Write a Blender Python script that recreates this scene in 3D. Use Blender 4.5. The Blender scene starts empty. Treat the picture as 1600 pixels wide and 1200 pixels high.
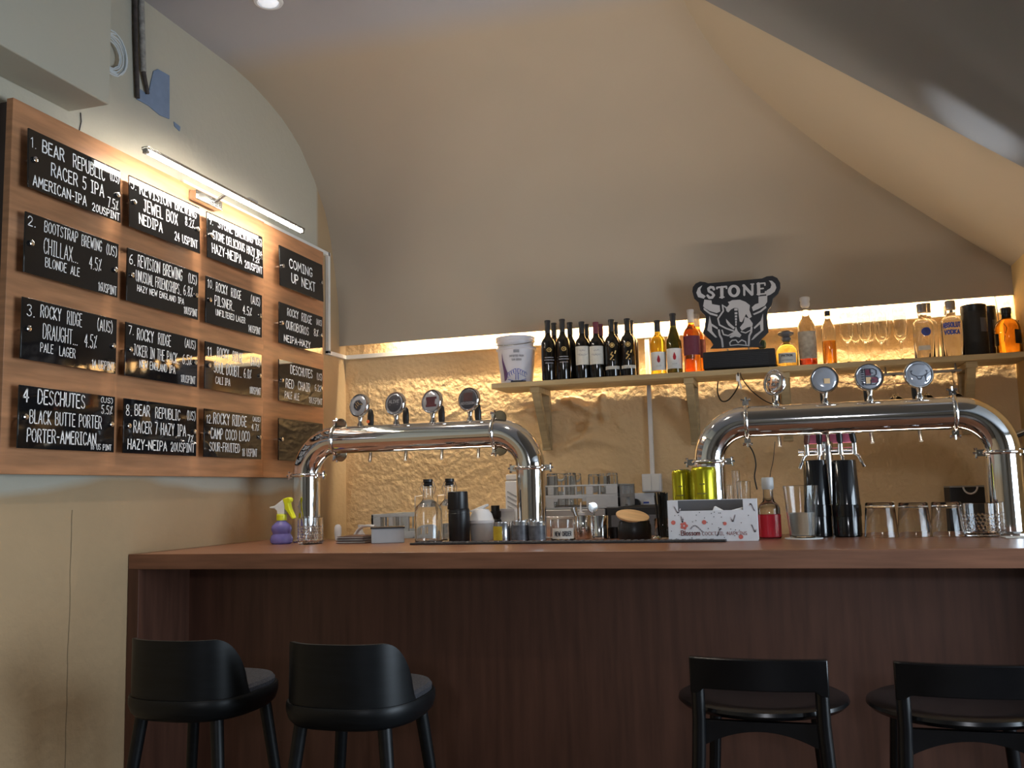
import bpy, bmesh, math, random
from mathutils import Vector, Matrix, noise
random.seed(7)
C = bpy.context.scene.collection
sc = bpy.context.scene
PI = math.pi

# ------------------------------------------------------------------ camera
CAM_Z = 1.28315
FOC = 1448.24                      # focal length in pixels of the 1600 px wide frame
RT = Vector((0.95771764, 0.28655584, -0.02574248))
DN = Vector((-0.05747583, 0.10288579, -0.99303124))
FW = Vector((-0.28191036, 0.9525231, 0.11500557))
cd = bpy.data.cameras.new('camera')
cd.sensor_width = 36; cd.lens = FOC / 1600 * 36; cd.clip_start = 0.02
cam = bpy.data.objects.new('camera', cd); C.objects.link(cam)
cam.matrix_world = Matrix((RT, -DN, -FW)).transposed().to_4x4()
cam.location = (0, 0, CAM_Z)
sc.camera = cam

# ------------------------------------------------------------------ colour management, world
sc.view_settings.view_transform = 'Standard'; sc.view_settings.look = 'None'
sc.view_settings.gamma = 1; sc.view_settings.use_curve_mapping = False
sc.view_settings.exposure = 0.2
w = bpy.data.worlds.new('world'); sc.world = w; w.use_nodes = True
w.node_tree.nodes['Background'].inputs[0].default_value = (0.75, 0.85, 1, 1)
w.node_tree.nodes['Background'].inputs[1].default_value = 0.05

# ------------------------------------------------------------------ lights
def area(name, loc, direction, sx, sy, power, col, spread=180):
    l = bpy.data.lights.new(name, 'AREA'); l.shape = 'RECTANGLE'; l.size = sx; l.size_y = sy
    l.energy = power; l.color = col; l.spread = math.radians(spread)
    o = bpy.data.objects.new(name, l); C.objects.link(o); o.location = loc
    o.rotation_euler = Vector(direction).to_track_quat('-Z', 'Y').to_euler(); return o
def spot(name, loc, direction, power, col, size, blend=0.6, rad=0.03):
    l = bpy.data.lights.new(name, 'SPOT'); l.energy = power; l.color = col
    l.spot_size = math.radians(size); l.spot_blend = blend; l.shadow_soft_size = rad
    o = bpy.data.objects.new(name, l); C.objects.link(o); o.location = loc
    o.rotation_euler = Vector(direction).to_track_quat('-Z', 'Y').to_euler(); return o
DAY = (0.72, 0.86, 1.0); WARM = (1.0, 0.80, 0.56)
area('window_daylight_side', (2.5, 1.95, 1.2), (-1, 0, 0), 1.9, 1.55, 98, DAY)
area('window_daylight_front', (0.5, -3.5, 2.3), (0, 1, -0.12), 0.5, 0.4, 34, (0.90, 0.92, 1.0))
area('led_strip_glow', (-0.5, 4.362, 2.135), (0, 0.75, -0.66), 2.80, 0.012, 49, (1.0, 0.82, 0.55))
area('added_vault_fill', (-0.45, 3.70, 0.98), (0, -0.20, 1), 2.6, 0.10, 7.5, (1.0, 0.85, 0.69), 105)  # added unseen fill from behind the bar, brightens the vault
spot('added_slab_glow_spot', (0.60, 3.76, 1.02), (0.02, -0.70, 1.35), 75, (0.9, 0.95, 1.0), 13, 1.0, 0.02)  # added spot with no fixture, makes the bright patch on the slab
SPOTS = [(-1.79, 2.93), (-0.95, 2.5), (-1.2, 0.9), (-0.75, -0.6), (-1.75, -0.6)]
for (x, y) in SPOTS:
    spot('downlight_beam', (x, y, 3.12), (0, 0.06, -1), 34, (1.0, 0.86, 0.70), 95, 0.7, 0.035)

# ------------------------------------------------------------------ pixel <-> room helpers (surveyed positions)
def ray(px, py):
    d = RT * ((px - 800) / FOC) + DN * ((py - 600) / FOC) + FW
    return d / d.y
def AT(px, py, Y): return Vector((0, 0, CAM_Z)) + ray(px, py) * Y
def ONX(px, py, X):
    r = ray(px, py); return Vector((0, 0, CAM_Z)) + r * (X / r.x)
def DEPTH(px, py, Y): return (ray(px, py) * Y).dot(FW)
def PX(n, px, py, Y): return n / FOC * DEPTH(px, py, Y)       # n pixels as metres at that place

# ------------------------------------------------------------------ materials
MATS = {}
def mat(name, col, rough=0.5, metal=0, trans=0, ior=1.45, emit=None, estr=0, spec=0.5, coat=0,
        nscale=0, namt=0.0, bump=0, bscale=60, stretch=None, alpha=1):
    m = bpy.data.materials.new(name); m.use_nodes = True; MATS[name] = m
    nt = m.node_tree; b = nt.nodes['Principled BSDF']
    b.inputs['Base Color'].default_value = (*col, 1); b.inputs['Roughness'].default_value = rough
    b.inputs['Metallic'].default_value = metal; b.inputs['Transmission Weight'].default_value = trans
    b.inputs['IOR'].default_value = ior; b.inputs['Specular IOR Level'].default_value = spec
    b.inputs['Coat Weight'].default_value = coat; b.inputs['Coat Roughness'].default_value = 0.05
    if emit: b.inputs['Emission Color'].default_value = (*emit, 1); b.inputs['Emission Strength'].default_value = estr
    if nscale or bump:
        tc = nt.nodes.new('ShaderNodeTexCoord'); mp = nt.nodes.new('ShaderNodeMapping')
        nt.links.new(tc.outputs['Object'], mp.inputs['Vector'])
        if stretch: mp.inputs['Scale'].default_value = stretch
    if nscale:
        n = nt.nodes.new('ShaderNodeTexNoise'); n.inputs['Scale'].default_value = nscale; n.inputs['Detail'].default_value = 6
        nt.links.new(mp.outputs[0], n.inputs['Vector'])
        r = nt.nodes.new('ShaderNodeValToRGB')
        r.color_ramp.elements[0].position = 0.3; r.color_ramp.elements[1].position = 0.72
        r.color_ramp.elements[0].color = (*[max(0, c * (1 - namt)) for c in col], 1)
        r.color_ramp.elements[1].color = (*[min(1, c * (1 + namt)) for c in col], 1)
        nt.links.new(n.outputs['Fac'], r.inputs[0]); nt.links.new(r.outputs[0], b.inputs['Base Color'])
    if bump:
        n2 = nt.nodes.new('ShaderNodeTexNoise'); n2.inputs['Scale'].default_value = bscale; n2.inputs['Detail'].default_value = 5
        nt.links.new(mp.outputs[0], n2.inputs['Vector'])
        bp = nt.nodes.new('ShaderNodeBump'); bp.inputs['Strength'].default_value = bump; bp.inputs['Distance'].default_value = 0.01
        nt.links.new(n2.outputs['Fac'], bp.inputs['Height']); nt.links.new(bp.outputs[0], b.inputs['Normal'])
    return m
M_black = mat('black_plastic', (0.012, 0.012, 0.013), 0.35, nscale=30, namt=0.2)
M_blackgloss = mat('gloss_black_coating', (0.008, 0.008, 0.009), 0.14, coat=0.4, nscale=30, namt=0.2)
M_blackmatte = mat('black_matte', (0.014, 0.014, 0.015), 0.6, nscale=30, namt=0.2)
M_stoolblack = mat('black_stained_ash', (0.004, 0.005, 0.006), 0.42, spec=0.36, nscale=12, namt=0.35, stretch=(1, 1, 8))
M_stoolgloss = mat('black_lacquer', (0.006, 0.006, 0.007), 0.25, nscale=12, namt=0.3)
M_felt = mat('charcoal_felt', (0.035, 0.034, 0.040), 0.95, nscale=150, namt=0.4, bump=0.4, bscale=300)
M_chrome = mat('polished_steel', (0.84, 0.83, 0.82), 0.07, 1.0, nscale=8, namt=0.04)
M_steel = mat('brushed_steel', (0.55, 0.55, 0.54), 0.25, 1.0, nscale=20, namt=0.1)
M_greysteel = mat('grey_steel', (0.33, 0.32, 0.31), 0.45, 0.6, nscale=15, namt=0.08)
M_plate = mat('black_acrylic', (0.006, 0.006, 0.007), 0.04, coat=0.3, nscale=10, namt=0.2)
M_ink = mat('white_marker', (0.95, 0.95, 0.95), 0.6, nscale=200, namt=0.06)
M_board = mat('walnut_veneer', (0.44, 0.21, 0.10), 0.42, nscale=5, namt=0.22, stretch=(1, 1, 10))
M_edge = mat('dark_edge_band', (0.035, 0.018, 0.014), 0.5, nscale=10, namt=0.2)
M_counter = mat('bar_laminate', (0.22, 0.098, 0.056), 0.34, nscale=5, namt=0.25, stretch=(0.8, 10, 10))
M_panel = mat('bar_front_laminate', (0.088, 0.037, 0.023), 0.42, nscale=4, namt=0.22, stretch=(10, 10, 0.8))
M_shelf = mat('pine_painted', (0.46, 0.35, 0.19), 0.6, nscale=6, namt=0.15, stretch=(1, 8, 8))
M_trunk = mat('white_pvc', (0.80, 0.78, 0.74), 0.4, nscale=10, namt=0.04)
M_white = mat('white_plastic', (0.74, 0.74, 0.75), 0.4, nscale=15, namt=0.05)
M_greyplastic = mat('grey_crate_plastic', (0.40, 0.42, 0.44), 0.5, nscale=20, namt=0.06)
M_greydark = mat('dark_grey_plastic', (0.10, 0.10, 0.11), 0.5, nscale=20, namt=0.1)
M_glass = mat('clear_glass', (0.985, 0.99, 0.99), 0.0, trans=1, ior=1.33)
M_bglass = mat('bottle_glass', (0.97, 0.98, 0.98), 0.0, trans=1, ior=1.45)
M_winebottle = mat('dark_wine_glass', (0.010, 0.008, 0.006), 0.06, coat=0.5, nscale=10, namt=0.2)
M_greenbottle = mat('olive_wine_glass', (0.10, 0.09, 0.012), 0.04, trans=0.55, nscale=10, namt=0.1)
M_yellowwine = mat('pale_yellow_wine', (0.93, 0.72, 0.06), 0.02, trans=0.92, nscale=8, namt=0.04)
M_rose = mat('orange_rose_wine', (0.95, 0.36, 0.05), 0.02, trans=0.9, nscale=8, namt=0.04)
M_amber = mat('amber_spirit', (0.95, 0.42, 0.03), 0.02, trans=0.9, nscale=8, namt=0.04)
M_tequila = mat('gold_spirit', (0.97, 0.80, 0.25), 0.02, trans=0.95, nscale=8, namt=0.03)
M_redliquid = mat('red_spirit', (0.75, 0.10, 0.03), 0.03, trans=0.8, nscale=8, namt=0.05)
M_label = mat('cream_label', (0.66, 0.64, 0.58), 0.7, nscale=60, namt=0.06)
M_whitelabel = mat('white_label', (0.78, 0.78, 0.76), 0.65, nscale=60, namt=0.04)
M_maroon = mat('maroon_label', (0.14, 0.025, 0.045), 0.6, nscale=60, namt=0.1)
M_gold = mat('gold_foil', (0.62, 0.40, 0.14), 0.35, 0.7, nscale=40, namt=0.1)
M_redink = mat('red_ink', (0.42, 0.02, 0.03), 0.6, nscale=60, namt=0.1)
M_blueink = mat('blue_ink', (0.05, 0.09, 0.42), 0.55, nscale=60, namt=0.1)
M_darkink = mat('dark_ink', (0.03, 0.03, 0.04), 0.6, nscale=60, namt=0.1)
M_greyink = mat('grey_ink', (0.27, 0.27, 0.30), 0.6, nscale=60, namt=0.1)
M_signpale = mat('sign_pale_acrylic', (0.50, 0.49, 0.50), 0.5, nscale=20, namt=0.04)
M_signblack = mat('sign_black_acrylic', (0.012, 0.012, 0.014), 0.35, nscale=20, namt=0.2)
M_purple = mat('purple_plastic', (0.30, 0.28, 0.78), 0.12, trans=0.55, nscale=12, namt=0.06)
M_yellow = mat('yellow_plastic', (0.72, 0.74, 0.02), 0.35, nscale=12, namt=0.06)
M_can = mat('yellow_green_can', (0.44, 0.41, 0.02), 0.24, 0.75, nscale=20, namt=0.08)
M_red = mat('red_syrup', (0.62, 0.03, 0.05), 0.12, nscale=12, namt=0.1)
M_orangedot = mat('orange_dot', (0.75, 0.16, 0.05), 0.5, nscale=12, namt=0.05)
M_bamboo = mat('bamboo', (0.70, 0.46, 0.24), 0.5, nscale=8, namt=0.15, stretch=(1, 10, 1))
M_leather = mat('brown_leather', (0.10, 0.055, 0.045), 0.55, nscale=40, namt=0.2)
M_box = mat('printed_white_card', (0.70, 0.71, 0.74), 0.6, nscale=30, namt=0.04)
M_tissue = mat('paper_tissue', (0.85, 0.85, 0.86), 0.9, nscale=40, namt=0.03)
M_pink = mat('pink_plastic', (0.55, 0.13, 0.22), 0.5, nscale=20, namt=0.08)
M_brown = mat('brown_handle', (0.10, 0.035, 0.028), 0.4, nscale=20, namt=0.15)
M_tin = mat('tin_metal', (0.52, 0.52, 0.53), 0.22, 0.9, nscale=30, namt=0.1)
M_tinprint = mat('tin_print', (0.09, 0.095, 0.11), 0.4, nscale=45, namt=0.5)
M_tinyellow = mat('tin_print_yellow', (0.50, 0.36, 0.03), 0.4, nscale=30, namt=0.2)
M_translucent = mat('frosted_plastic', (0.62, 0.62, 0.62), 0.45, trans=0.35, nscale=15, namt=0.04)
M_fawn = mat('crown_fabric', (0.02, 0.02, 0.025), 0.8, nscale=20, namt=0.2)
M_tube = mat('lamp_tube_lit', (1, 1, 1), 0.4, emit=(1.0, 0.93, 0.80), estr=100)
M_led = mat('led_strip_lit', (1, 1, 1), 0.4, emit=(1.0, 0.85, 0.58), estr=30)
M_lens = mat('downlight_lens_lit', (1, 1, 1), 0.3, emit=(0.80, 0.88, 1.0), estr=0.45)
M_bronze = mat('bronze_toned_steel', (0.36, 0.30, 0.22), 0.12, 1.0, nscale=8, namt=0.1)  # bronze-coloured steel of the clamp discs
M_lensface = mat('medallion_lens', (0.40, 0.41, 0.45), 0.08, 0.35, nscale=6, namt=0.1)
M_bluepaint = mat('bare_blue_paint', (0.19, 0.25, 0.36), 0.8, nscale=18, namt=0.10)
M_pipe = mat('dusty_pipe', (0.30, 0.28, 0.25), 0.8, nscale=40, namt=0.4, bump=0.4, bscale=90)
M_pipedark = mat('rusty_dark_pipe', (0.07, 0.055, 0.05), 0.8, nscale=40, namt=0.4)
M_wire = mat('white_wire', (0.66, 0.70, 0.72), 0.5, nscale=20, namt=0.04)
M_bucket = mat('white_bucket', (0.62, 0.61, 0.66), 0.4, nscale=20, namt=0.04)
M_mat = mat('black_rubber', (0.02, 0.02, 0.022), 0.5, nscale=30, namt=0.2, bump=0.4, bscale=200)

def plaster(name, col, bump=0.35, blotch=0.10, fine=55):
    m = bpy.data.materials.new(name); m.use_nodes = True; nt = m.node_tree; b = nt.nodes['Principled BSDF']
    b.inputs['Roughness'].default_value = 0.85; b.inputs['Specular IOR Level'].default_value = 0.25
    g = nt.nodes.new('ShaderNodeNewGeometry')
    n = nt.nodes.new('ShaderNodeTexNoise'); n.inputs['Scale'].default_value = 1.7; n.inputs['Detail'].default_value = 5
    nt.links.new(g.outputs['Position'], n.inputs['Vector'])
    r = nt.nodes.new('ShaderNodeValToRGB'); r.color_ramp.elements[0].position = 0.3; r.color_ramp.elements[1].position = 0.7
    r.color_ramp.elements[0].color = (*[c * (1 - blotch) for c in col], 1); r.color_ramp.elements[1].color = (*[c * (1 + blotch) for c in col], 1)
    nt.links.new(n.outputs['Fac'], r.inputs[0]); nt.links.new(r.outputs[0], b.inputs['Base Color'])
    n2 = nt.nodes.new('ShaderNodeTexNoise'); n2.inputs['Scale'].default_value = fine; n2.inputs['Detail'].default_value = 6
    nt.links.new(g.outputs['Position'], n2.inputs['Vector'])
    bp = nt.nodes.new('ShaderNodeBump'); bp.inputs['Strength'].default_value = bump; bp.inputs['Distance'].default_value = 0.012
    nt.links.new(n2.outputs['Fac'], bp.inputs['Height']); nt.links.new(bp.outputs[0], b.inputs['Normal'])
    return m, nt, b, r, g
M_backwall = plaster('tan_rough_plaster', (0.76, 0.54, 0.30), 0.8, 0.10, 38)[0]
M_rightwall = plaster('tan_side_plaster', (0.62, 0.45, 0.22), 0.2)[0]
M_soffit = plaster('cream_soffit_paint', (0.44, 0.375, 0.285), 0.05, 0.02)[0]
M_slab = plaster('shaded_grey_ceiling_paint', (0.24, 0.243, 0.25), 0.05, 0.02)[0]  # ceiling grey with the slab's shade put into the colour
M_roomwall = plaster('grey_room_paint', (0.36, 0.33, 0.28), 0.1, 0.05)[0]
M_beam = plaster('beam_paint', (0.47, 0.44, 0.355), 0.08, 0.03)[0]
def math_node(nt, op, a, b=None, clamp=False):
    n = nt.nodes.new('ShaderNodeMath'); n.operation = op; n.use_clamp = clamp
    for i, v in enumerate((a, b)):
        if v is None: continue
        if isinstance(v, (int, float)): n.inputs[i].default_value = v
        else: nt.links.new(v, n.inputs[i])
    return n.outputs[0]
def mixcol(nt, fac, a, b):
    n = nt.nodes.new('ShaderNodeMix'); n.data_type = 'RGBA'
    nt.links.new(fac, n.inputs[0])
    for i, v in ((6, a), (7, b)):
        if isinstance(v, tuple): n.inputs[i].default_value = (*v, 1)
        else: nt.links.new(v, n.inputs[i])
    return n.outputs[2]
# vault: grey in front, blending softly into cream-grey on the alcove vault
M_vault, nt, b_, r_, g_ = plaster('vault_paint', (0.42, 0.36, 0.285), 0.05, 0.03)
sx = nt.nodes.new('ShaderNodeSeparateXYZ'); nt.links.new(g_.outputs['Position'], sx.inputs[0])
fac = math_node(nt, 'MULTIPLY', math_node(nt, 'SUBTRACT', sx.outputs[1], 3.20), 4.2, True)
nt.links.new(mixcol(nt, fac, (0.36, 0.36, 0.385), r_.outputs[0]), b_.inputs['Base Color'])
# left wall: pale grey-green upper paint, tan lower paint with a wavy edge, and a crack
M_leftwall, nt, b_, r_, g_ = plaster('left_wall_paint', (0.42, 0.30, 0.175), 0.25, 0.10, 30)
sx = nt.nodes.new('ShaderNodeSeparateXYZ'); nt.links.new(g_.outputs['Position'], sx.inputs[0])
nw = nt.nodes.new('ShaderNodeTexNoise'); nw.inputs['Scale'].default_value = 1.3; nt.links.new(g_.outputs['Position'], nw.inputs['Vector'])
edge = math_node(nt, 'ADD', math_node(nt, 'MULTIPLY', nw.outputs['Fac'], 0.22), 1.20)
up = math_node(nt, 'MULTIPLY', math_node(nt, 'SUBTRACT', sx.outputs[2], edge), 30, True)
far = math_node(nt, 'MULTIPLY', math_node(nt, 'SUBTRACT', 4.12, sx.outputs[1]), 40, True)
up = math_node(nt, 'MULTIPLY', up, far)
c1 = mixcol(nt, up, r_.outputs[0], (0.475, 0.445, 0.36))
YC = ONX(107, 1000, -2.2228).y
nz = nt.nodes.new('ShaderNodeTexNoise'); nz.inputs['Scale'].default_value = 9; nt.links.new(g_.outputs['Position'], nz.inputs['Vector'])
dist = math_node(nt, 'ABSOLUTE', math_node(nt, 'SUBTRACT', math_node(nt, 'ADD', sx.outputs[1], math_node(nt, 'MULTIPLY', nz.outputs['Fac'], 0.012)), YC + 0.006))
crack = math_node(nt, 'MULTIPLY', math_node(nt, 'LESS_THAN', dist, 0.0022), math_node(nt, 'LESS_THAN', sx.outputs[2], 1.26))
nt.links.new(mixcol(nt, crack, c1, (0.20, 0.145, 0.085)), b_.inputs['Base Color'])

# ------------------------------------------------------------------ mesh helpers
class MB:
    def __init__(s): s.v = []; s.f = []
    def add(s, vs, fs):
        k = len(s.v); s.v += [tuple(v) for v in vs]; s.f += [tuple(i + k for i in f) for f in fs]; return s
    def box(s, x0, x1, y0, y1, z0, z1):
        return s.add([(x0, y0, z0), (x1, y0, z0), (x1, y1, z0), (x0, y1, z0), (x0, y0, z1), (x1, y0, z1), (x1, y1, z1), (x0, y1, z1)],
                     [(0, 3, 2, 1), (4, 5, 6, 7), (0, 1, 5, 4), (1, 2, 6, 5), (2, 3, 7, 6), (3, 0, 4, 7)])
    def obox(s, c, sz, rot):
        k = len(s.v); hx, hy, hz = [q / 2 for q in sz]; s.box(-hx, hx, -hy, hy, -hz, hz)
        for i in range(k, len(s.v)): s.v[i] = tuple(rot @ Vector(s.v[i]) + Vector(c))
        return s
    def lathe(s, prof, c=(0, 0, 0), n=24, rot=None, sx=1, sy=1):
        k = len(prof); vs = []; fs = []
        for j in range(n):
            a = 2 * PI * j / n
            for (r, z) in prof:
                p = Vector((r * math.cos(a) * sx, r * math.sin(a) * sy, z))
                if rot: p = rot @ p
                vs.append(p + Vector(c))
        for j in range(n):
            j2 = (j + 1) % n
            for i in range(k - 1):
                fs.append((j * k + i, j2 * k + i, j2 * k + i + 1, j * k + i + 1))
        if prof[0][0] > 1e-6: fs.append(tuple(j * k for j in range(n))[::-1])
        if prof[-1][0] > 1e-6: fs.append(tuple(j * k + k - 1 for j in range(n)))
        return s.add(vs, fs)
    def tube(s, pts, r, n=10, caps=True, closed=False):
        pts = [Vector(p) for p in pts]; m = len(pts); rr = r if isinstance(r, (list, tuple)) else [r] * m
        t0 = (pts[1] - pts[0]).normalized()
        up = Vector((0, 0, 1)) if abs(t0.z) < 0.9 else Vector((1, 0, 0))
        nrm = t0.cross(up).normalized(); vs = []; fs = []
        for i, p in enumerate(pts):
            if closed: t = pts[(i + 1) % m] - pts[i - 1]
            else: t = pts[min(i + 1, m - 1)] - pts[max(i - 1, 0)]
            t.normalize(); nrm = (nrm - t * nrm.dot(t)).normalized(); bn = t.cross(nrm)
            for j in range(n):
                a = 2 * PI * j / n; vs.append(p + (nrm * math.cos(a) + bn * math.sin(a)) * rr[i])
        for i in range(m if closed else m - 1):
            i2 = (i + 1) % m
            for j in range(n): fs.append((i * n + j, i * n + (j + 1) % n, i2 * n + (j + 1) % n, i2 * n + j))
        if caps and not closed: fs.append(tuple(range(n))[::-1]); fs.append(tuple((m - 1) * n + j for j in range(n)))
        return s.add(vs, fs)
    def prism(s, poly, off):
        n = len(poly); off = Vector(off); a = [Vector(p) for p in poly]
        return s.add(a + [p + off for p in a], [tuple(range(n)), tuple(range(2 * n - 1, n - 1, -1))] +
                     [(i, (i + 1) % n, n + (i + 1) % n, n + i) for i in range(n)])
    def build(s, name, m, parent=None, bevel=0, sharp=38, loc=None):
        me = bpy.data.meshes.new(name); me.from_pydata(s.v, [], s.f); me.update()
        bm = bmesh.new(); bm.from_mesh(me)
        if len(bm.faces) < 60000: bmesh.ops.recalc_face_normals(bm, faces=bm.faces)
        bm.to_mesh(me); bm.free()
        for p in me.polygons: p.use_smooth = True
        me.set_sharp_from_angle(angle=math.radians(sharp))
        me.materials.append(m)
        o = bpy.data.objects.new(name, me); C.objects.link(o)
        if parent: o.parent = parent
        if loc is not None: o.location = loc
        if bevel:
            bv = o.modifiers.new('bevel', 'BEVEL'); bv.width = bevel; bv.segments = 2; bv.limit_method = 'ANGLE'; bv.angle_limit = math.radians(50)
        return o
def tag(o, label, cat, group=None):
    o['label'] = label; o['category'] = cat
    if group: o['group'] = group
    return o
def thing(name, label, cat, loc=(0, 0, 0), rz=0, group=None):
    o = bpy.data.objects.new(name, None); C.objects.link(o); o.empty_display_size = 0.05
    o.location = loc; o.rotation_euler = (0, 0, rz); return tag(o, label, cat, group)
def struct(mb, name, m, bevel=0, parent=None):
    o = mb.build(name, m, parent, bevel)
    if not parent: o['kind'] = 'structure'
    return o
def dup(root, loc, label, rz=None, group=None):
    r = root.copy(); C.objects.link(r); r.location = loc
    if rz is not None: r.rotation_euler = (0, 0, rz)
    r['label'] = label
    if group: r['group'] = group
    for ch in [o for o in C.objects if o.parent == root]:
        c = ch.copy(); C.objects.link(c); c.parent = r
        for g in [o for o in C.objects if o.parent == ch]:
            d = g.copy(); C.objects.link(d); d.parent = c
    return r

# ------------------------------------------------------------------ stroke lettering (marker hand)
G = {}
def gl(ch, wd, *st): G[ch] = (wd, st)
gl('A', 2, [(0, 0), (1, 3), (2, 0)], [(.4, 1), (1.6, 1)])
gl('B', 1.9, [(0, 0), (0, 3), (1.2, 3), (1.7, 2.6), (1.7, 2), (1.2, 1.6), (0, 1.6)], [(1.2, 1.6), (1.9, 1.1), (1.9, .5), (1.3, 0), (0, 0)])
gl('C', 1.8, [(1.8, 2.5), (1.4, 3), (.7, 3), (.1, 2.3), (0, 1.5), (.1, .7), (.7, 0), (1.4, 0), (1.8, .5)])
gl('D', 1.9, [(0, 0), (0, 3), (1, 3), (1.7, 2.4), (1.9, 1.5), (1.7, .6), (1, 0), (0, 0)])
gl('E', 1.6, [(1.6, 3), (0, 3), (0, 0), (1.6, 0)], [(0, 1.6), (1.3, 1.6)])
gl('F', 1.6, [(1.6, 3), (0, 3), (0, 0)], [(0, 1.6), (1.3, 1.6)])
gl('G', 1.9, [(1.8, 2.5), (1.4, 3), (.7, 3), (.1, 2.3), (0, 1.5), (.1, .7), (.7, 0), (1.3, 0), (1.8, .5), (1.8, 1.3), (1.1, 1.3)])
gl('H', 1.8, [(0, 0), (0, 3)], [(1.8, 0), (1.8, 3)], [(0, 1.5), (1.8, 1.5)])
gl('I', 1.1, [(.55, 0), (.55, 3)], [(0, 3), (1.1, 3)], [(0, 0), (1.1, 0)])
gl('J', 1.5, [(.4, 3), (1.5, 3)], [(1.1, 3), (1.1, .6), (.7, 0), (.3, 0), (0, .5)])
gl('K', 1.8, [(0, 0), (0, 3)], [(1.7, 3), (0, 1.4), (1.8, 0)])
gl('L', 1.5, [(0, 3), (0, 0), (1.5, 0)])
gl('M', 2.3, [(0, 0), (.2, 3), (1.15, 1), (2.1, 3), (2.3, 0)])
gl('N', 1.9, [(0, 0), (0, 3), (1.9, 0), (1.9, 3)])
gl('O', 2, [(1, 3), (.4, 2.7), (0, 1.9), (0, 1.1), (.4, .3), (1, 0), (1.6, .3), (2, 1.1), (2, 1.9), (1.6, 2.7), (1, 3)])
gl('P', 1.7, [(0, 0), (0, 3), (1.2, 3), (1.7, 2.5), (1.7, 1.9), (1.2, 1.4), (0, 1.4)])
gl('R', 1.8, [(0, 0), (0, 3), (1.2, 3), (1.7, 2.5), (1.7, 2), (1.2, 1.5), (0, 1.5)], [(.9, 1.5), (1.8, 0)])
gl('S', 1.7, [(1.6, 2.6), (1.1, 3), (.5, 3), (.1, 2.5), (.2, 1.9), (.8, 1.55), (1.4, 1.2), (1.7, .7), (1.4, .15), (.7, 0), (0, .4)])
gl('T', 1.8, [(0, 3), (1.8, 3)], [(.9, 3), (.9, 0)])
gl('U', 1.8, [(0, 3), (0, .8), (.4, .1), (.9, 0), (1.4, .1), (1.8, .8), (1.8, 3)])
gl('V', 1.9, [(0, 3), (.95, 0), (1.9, 3)])
gl('W', 2.6, [(0, 3), (.6, 0), (1.3, 2.2), (2, 0), (2.6, 3)])
gl('X', 1.8, [(0, 0), (1.8, 3)], [(0, 3), (1.8, 0)])
gl('Y', 1.8, [(0, 3), (.9, 1.5), (1.8, 3)], [(.9, 1.5), (.9, 0)])
gl('Z', 1.7, [(0, 3), (1.7, 3), (0, 0), (1.7, 0)])
gl('1', .9, [(0, 2.4), (.6, 3), (.6, 0)])
gl('2', 1.6, [(0, 2.3), (.4, 3), (1.1, 3), (1.5, 2.4), (1.4, 1.7), (0, 0), (1.6, 0)])
gl('3', 1.6, [(0, 2.7), (.6, 3), (1.3, 2.8), (1.4, 2.1), (.7, 1.6), (1.4, 1.2), (1.6, .7), (1.2, .1), (.6, 0), (0, .4)])
gl('4', 1.7, [(1.2, 0), (1.2, 3), (0, 1), (1.7, 1)])
gl('5', 1.6, [(1.5, 3), (.2, 3), (.1, 1.7), (.9, 1.8), (1.5, 1.3), (1.5, .6), (1, 0), (.4, 0), (0, .4)])
gl('6', 1.6, [(1.3, 3), (.5, 2.4), (0, 1.2), (.1, .4), (.7, 0), (1.3, .2), (1.6, .8), (1.2, 1.5), (.6, 1.5), (.1, 1)])
gl('7', 1.6, [(0, 3), (1.6, 3), (.6, 0)])
gl('8', 1.6, [(.8, 1.6), (.2, 2.1), (.3, 2.8), (.8, 3), (1.3, 2.8), (1.4, 2.1), (.8, 1.6), (.1, 1), (.1, .4), (.8, 0), (1.5, .4), (1.5, 1), (.8, 1.6)])
gl('9', 1.6, [(1.5, 2.1), (1, 1.5), (.4, 1.6), (.1, 2.2), (.4, 2.9), (1, 3), (1.5, 2.5), (1.5, 1.5), (1.2, 0)])
gl('0', 1.7, [(.85, 3), (.3, 2.6), (0, 1.5), (.3, .4), (.85, 0), (1.4, .4), (1.7, 1.5), (1.4, 2.6), (.85, 3)])
gl('.', .4, [(.1, 0), (.25, .05)])
gl('-', 1.2, [(.1, 1.4), (1.1, 1.4)])
gl('(', .8, [(.8, 3.2), (.2, 2.3), (.1, 1.2), (.2, .6), (.8, -.2)])
gl(')', .8, [(0, 3.2), (.6, 2.3), (.7, 1.2), (.6, .6), (0, -.2)])
gl('%', 1.5, [(1.5, 3), (0, 0)], [(.25, 2.7), (.3, 2.4)], [(1.2, .6), (1.25, .3)])
gl(' ', 1.1)
gl('o', 1.4, [(.7, 1.9), (.1, 1.5), (0, .8), (.3, .1), (.7, 0), (1.2, .2), (1.4, .9), (1.2, 1.6), (.7, 1.9)])
gl('s', 1.2, [(1.1, 1.7), (.6, 1.9), (.1, 1.5), (.6, 1), (1.1, .5), (.7, 0), (0, .2)])
gl('m', 2, [(0, 0), (0, 1.9)], [(0, 1.4), (.5, 1.9), (1, 1.5), (1, 0)], [(1, 1.4), (1.5, 1.9), (2, 1.5), (2, 0)])
gl('l', .4, [(.2, 3), (.2, 0)])
def stroke(mb, a, b, wt, mp, cap=True):
    d = Vector((b[0] - a[0], b[1] - a[1])); L = d.length
    if L < 1e-7: d = Vector((1, 0))
    else: d /= L
    n = Vector((-d.y, d.x)); h = wt / 2; pts = []
    for c0, sgn in ((Vector(a[:2]), -1), (Vector(b[:2]), 1)):
        for k in range(5):
            an = -PI / 2 + PI * k / 4
            v = (d * math.cos(an) * sgn + n * math.sin(an) * sgn) * h
            pts.append(c0 + v)
    mb.add([mp(p.x, p.y) for p in pts], [tuple(range(len(pts)))])
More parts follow.
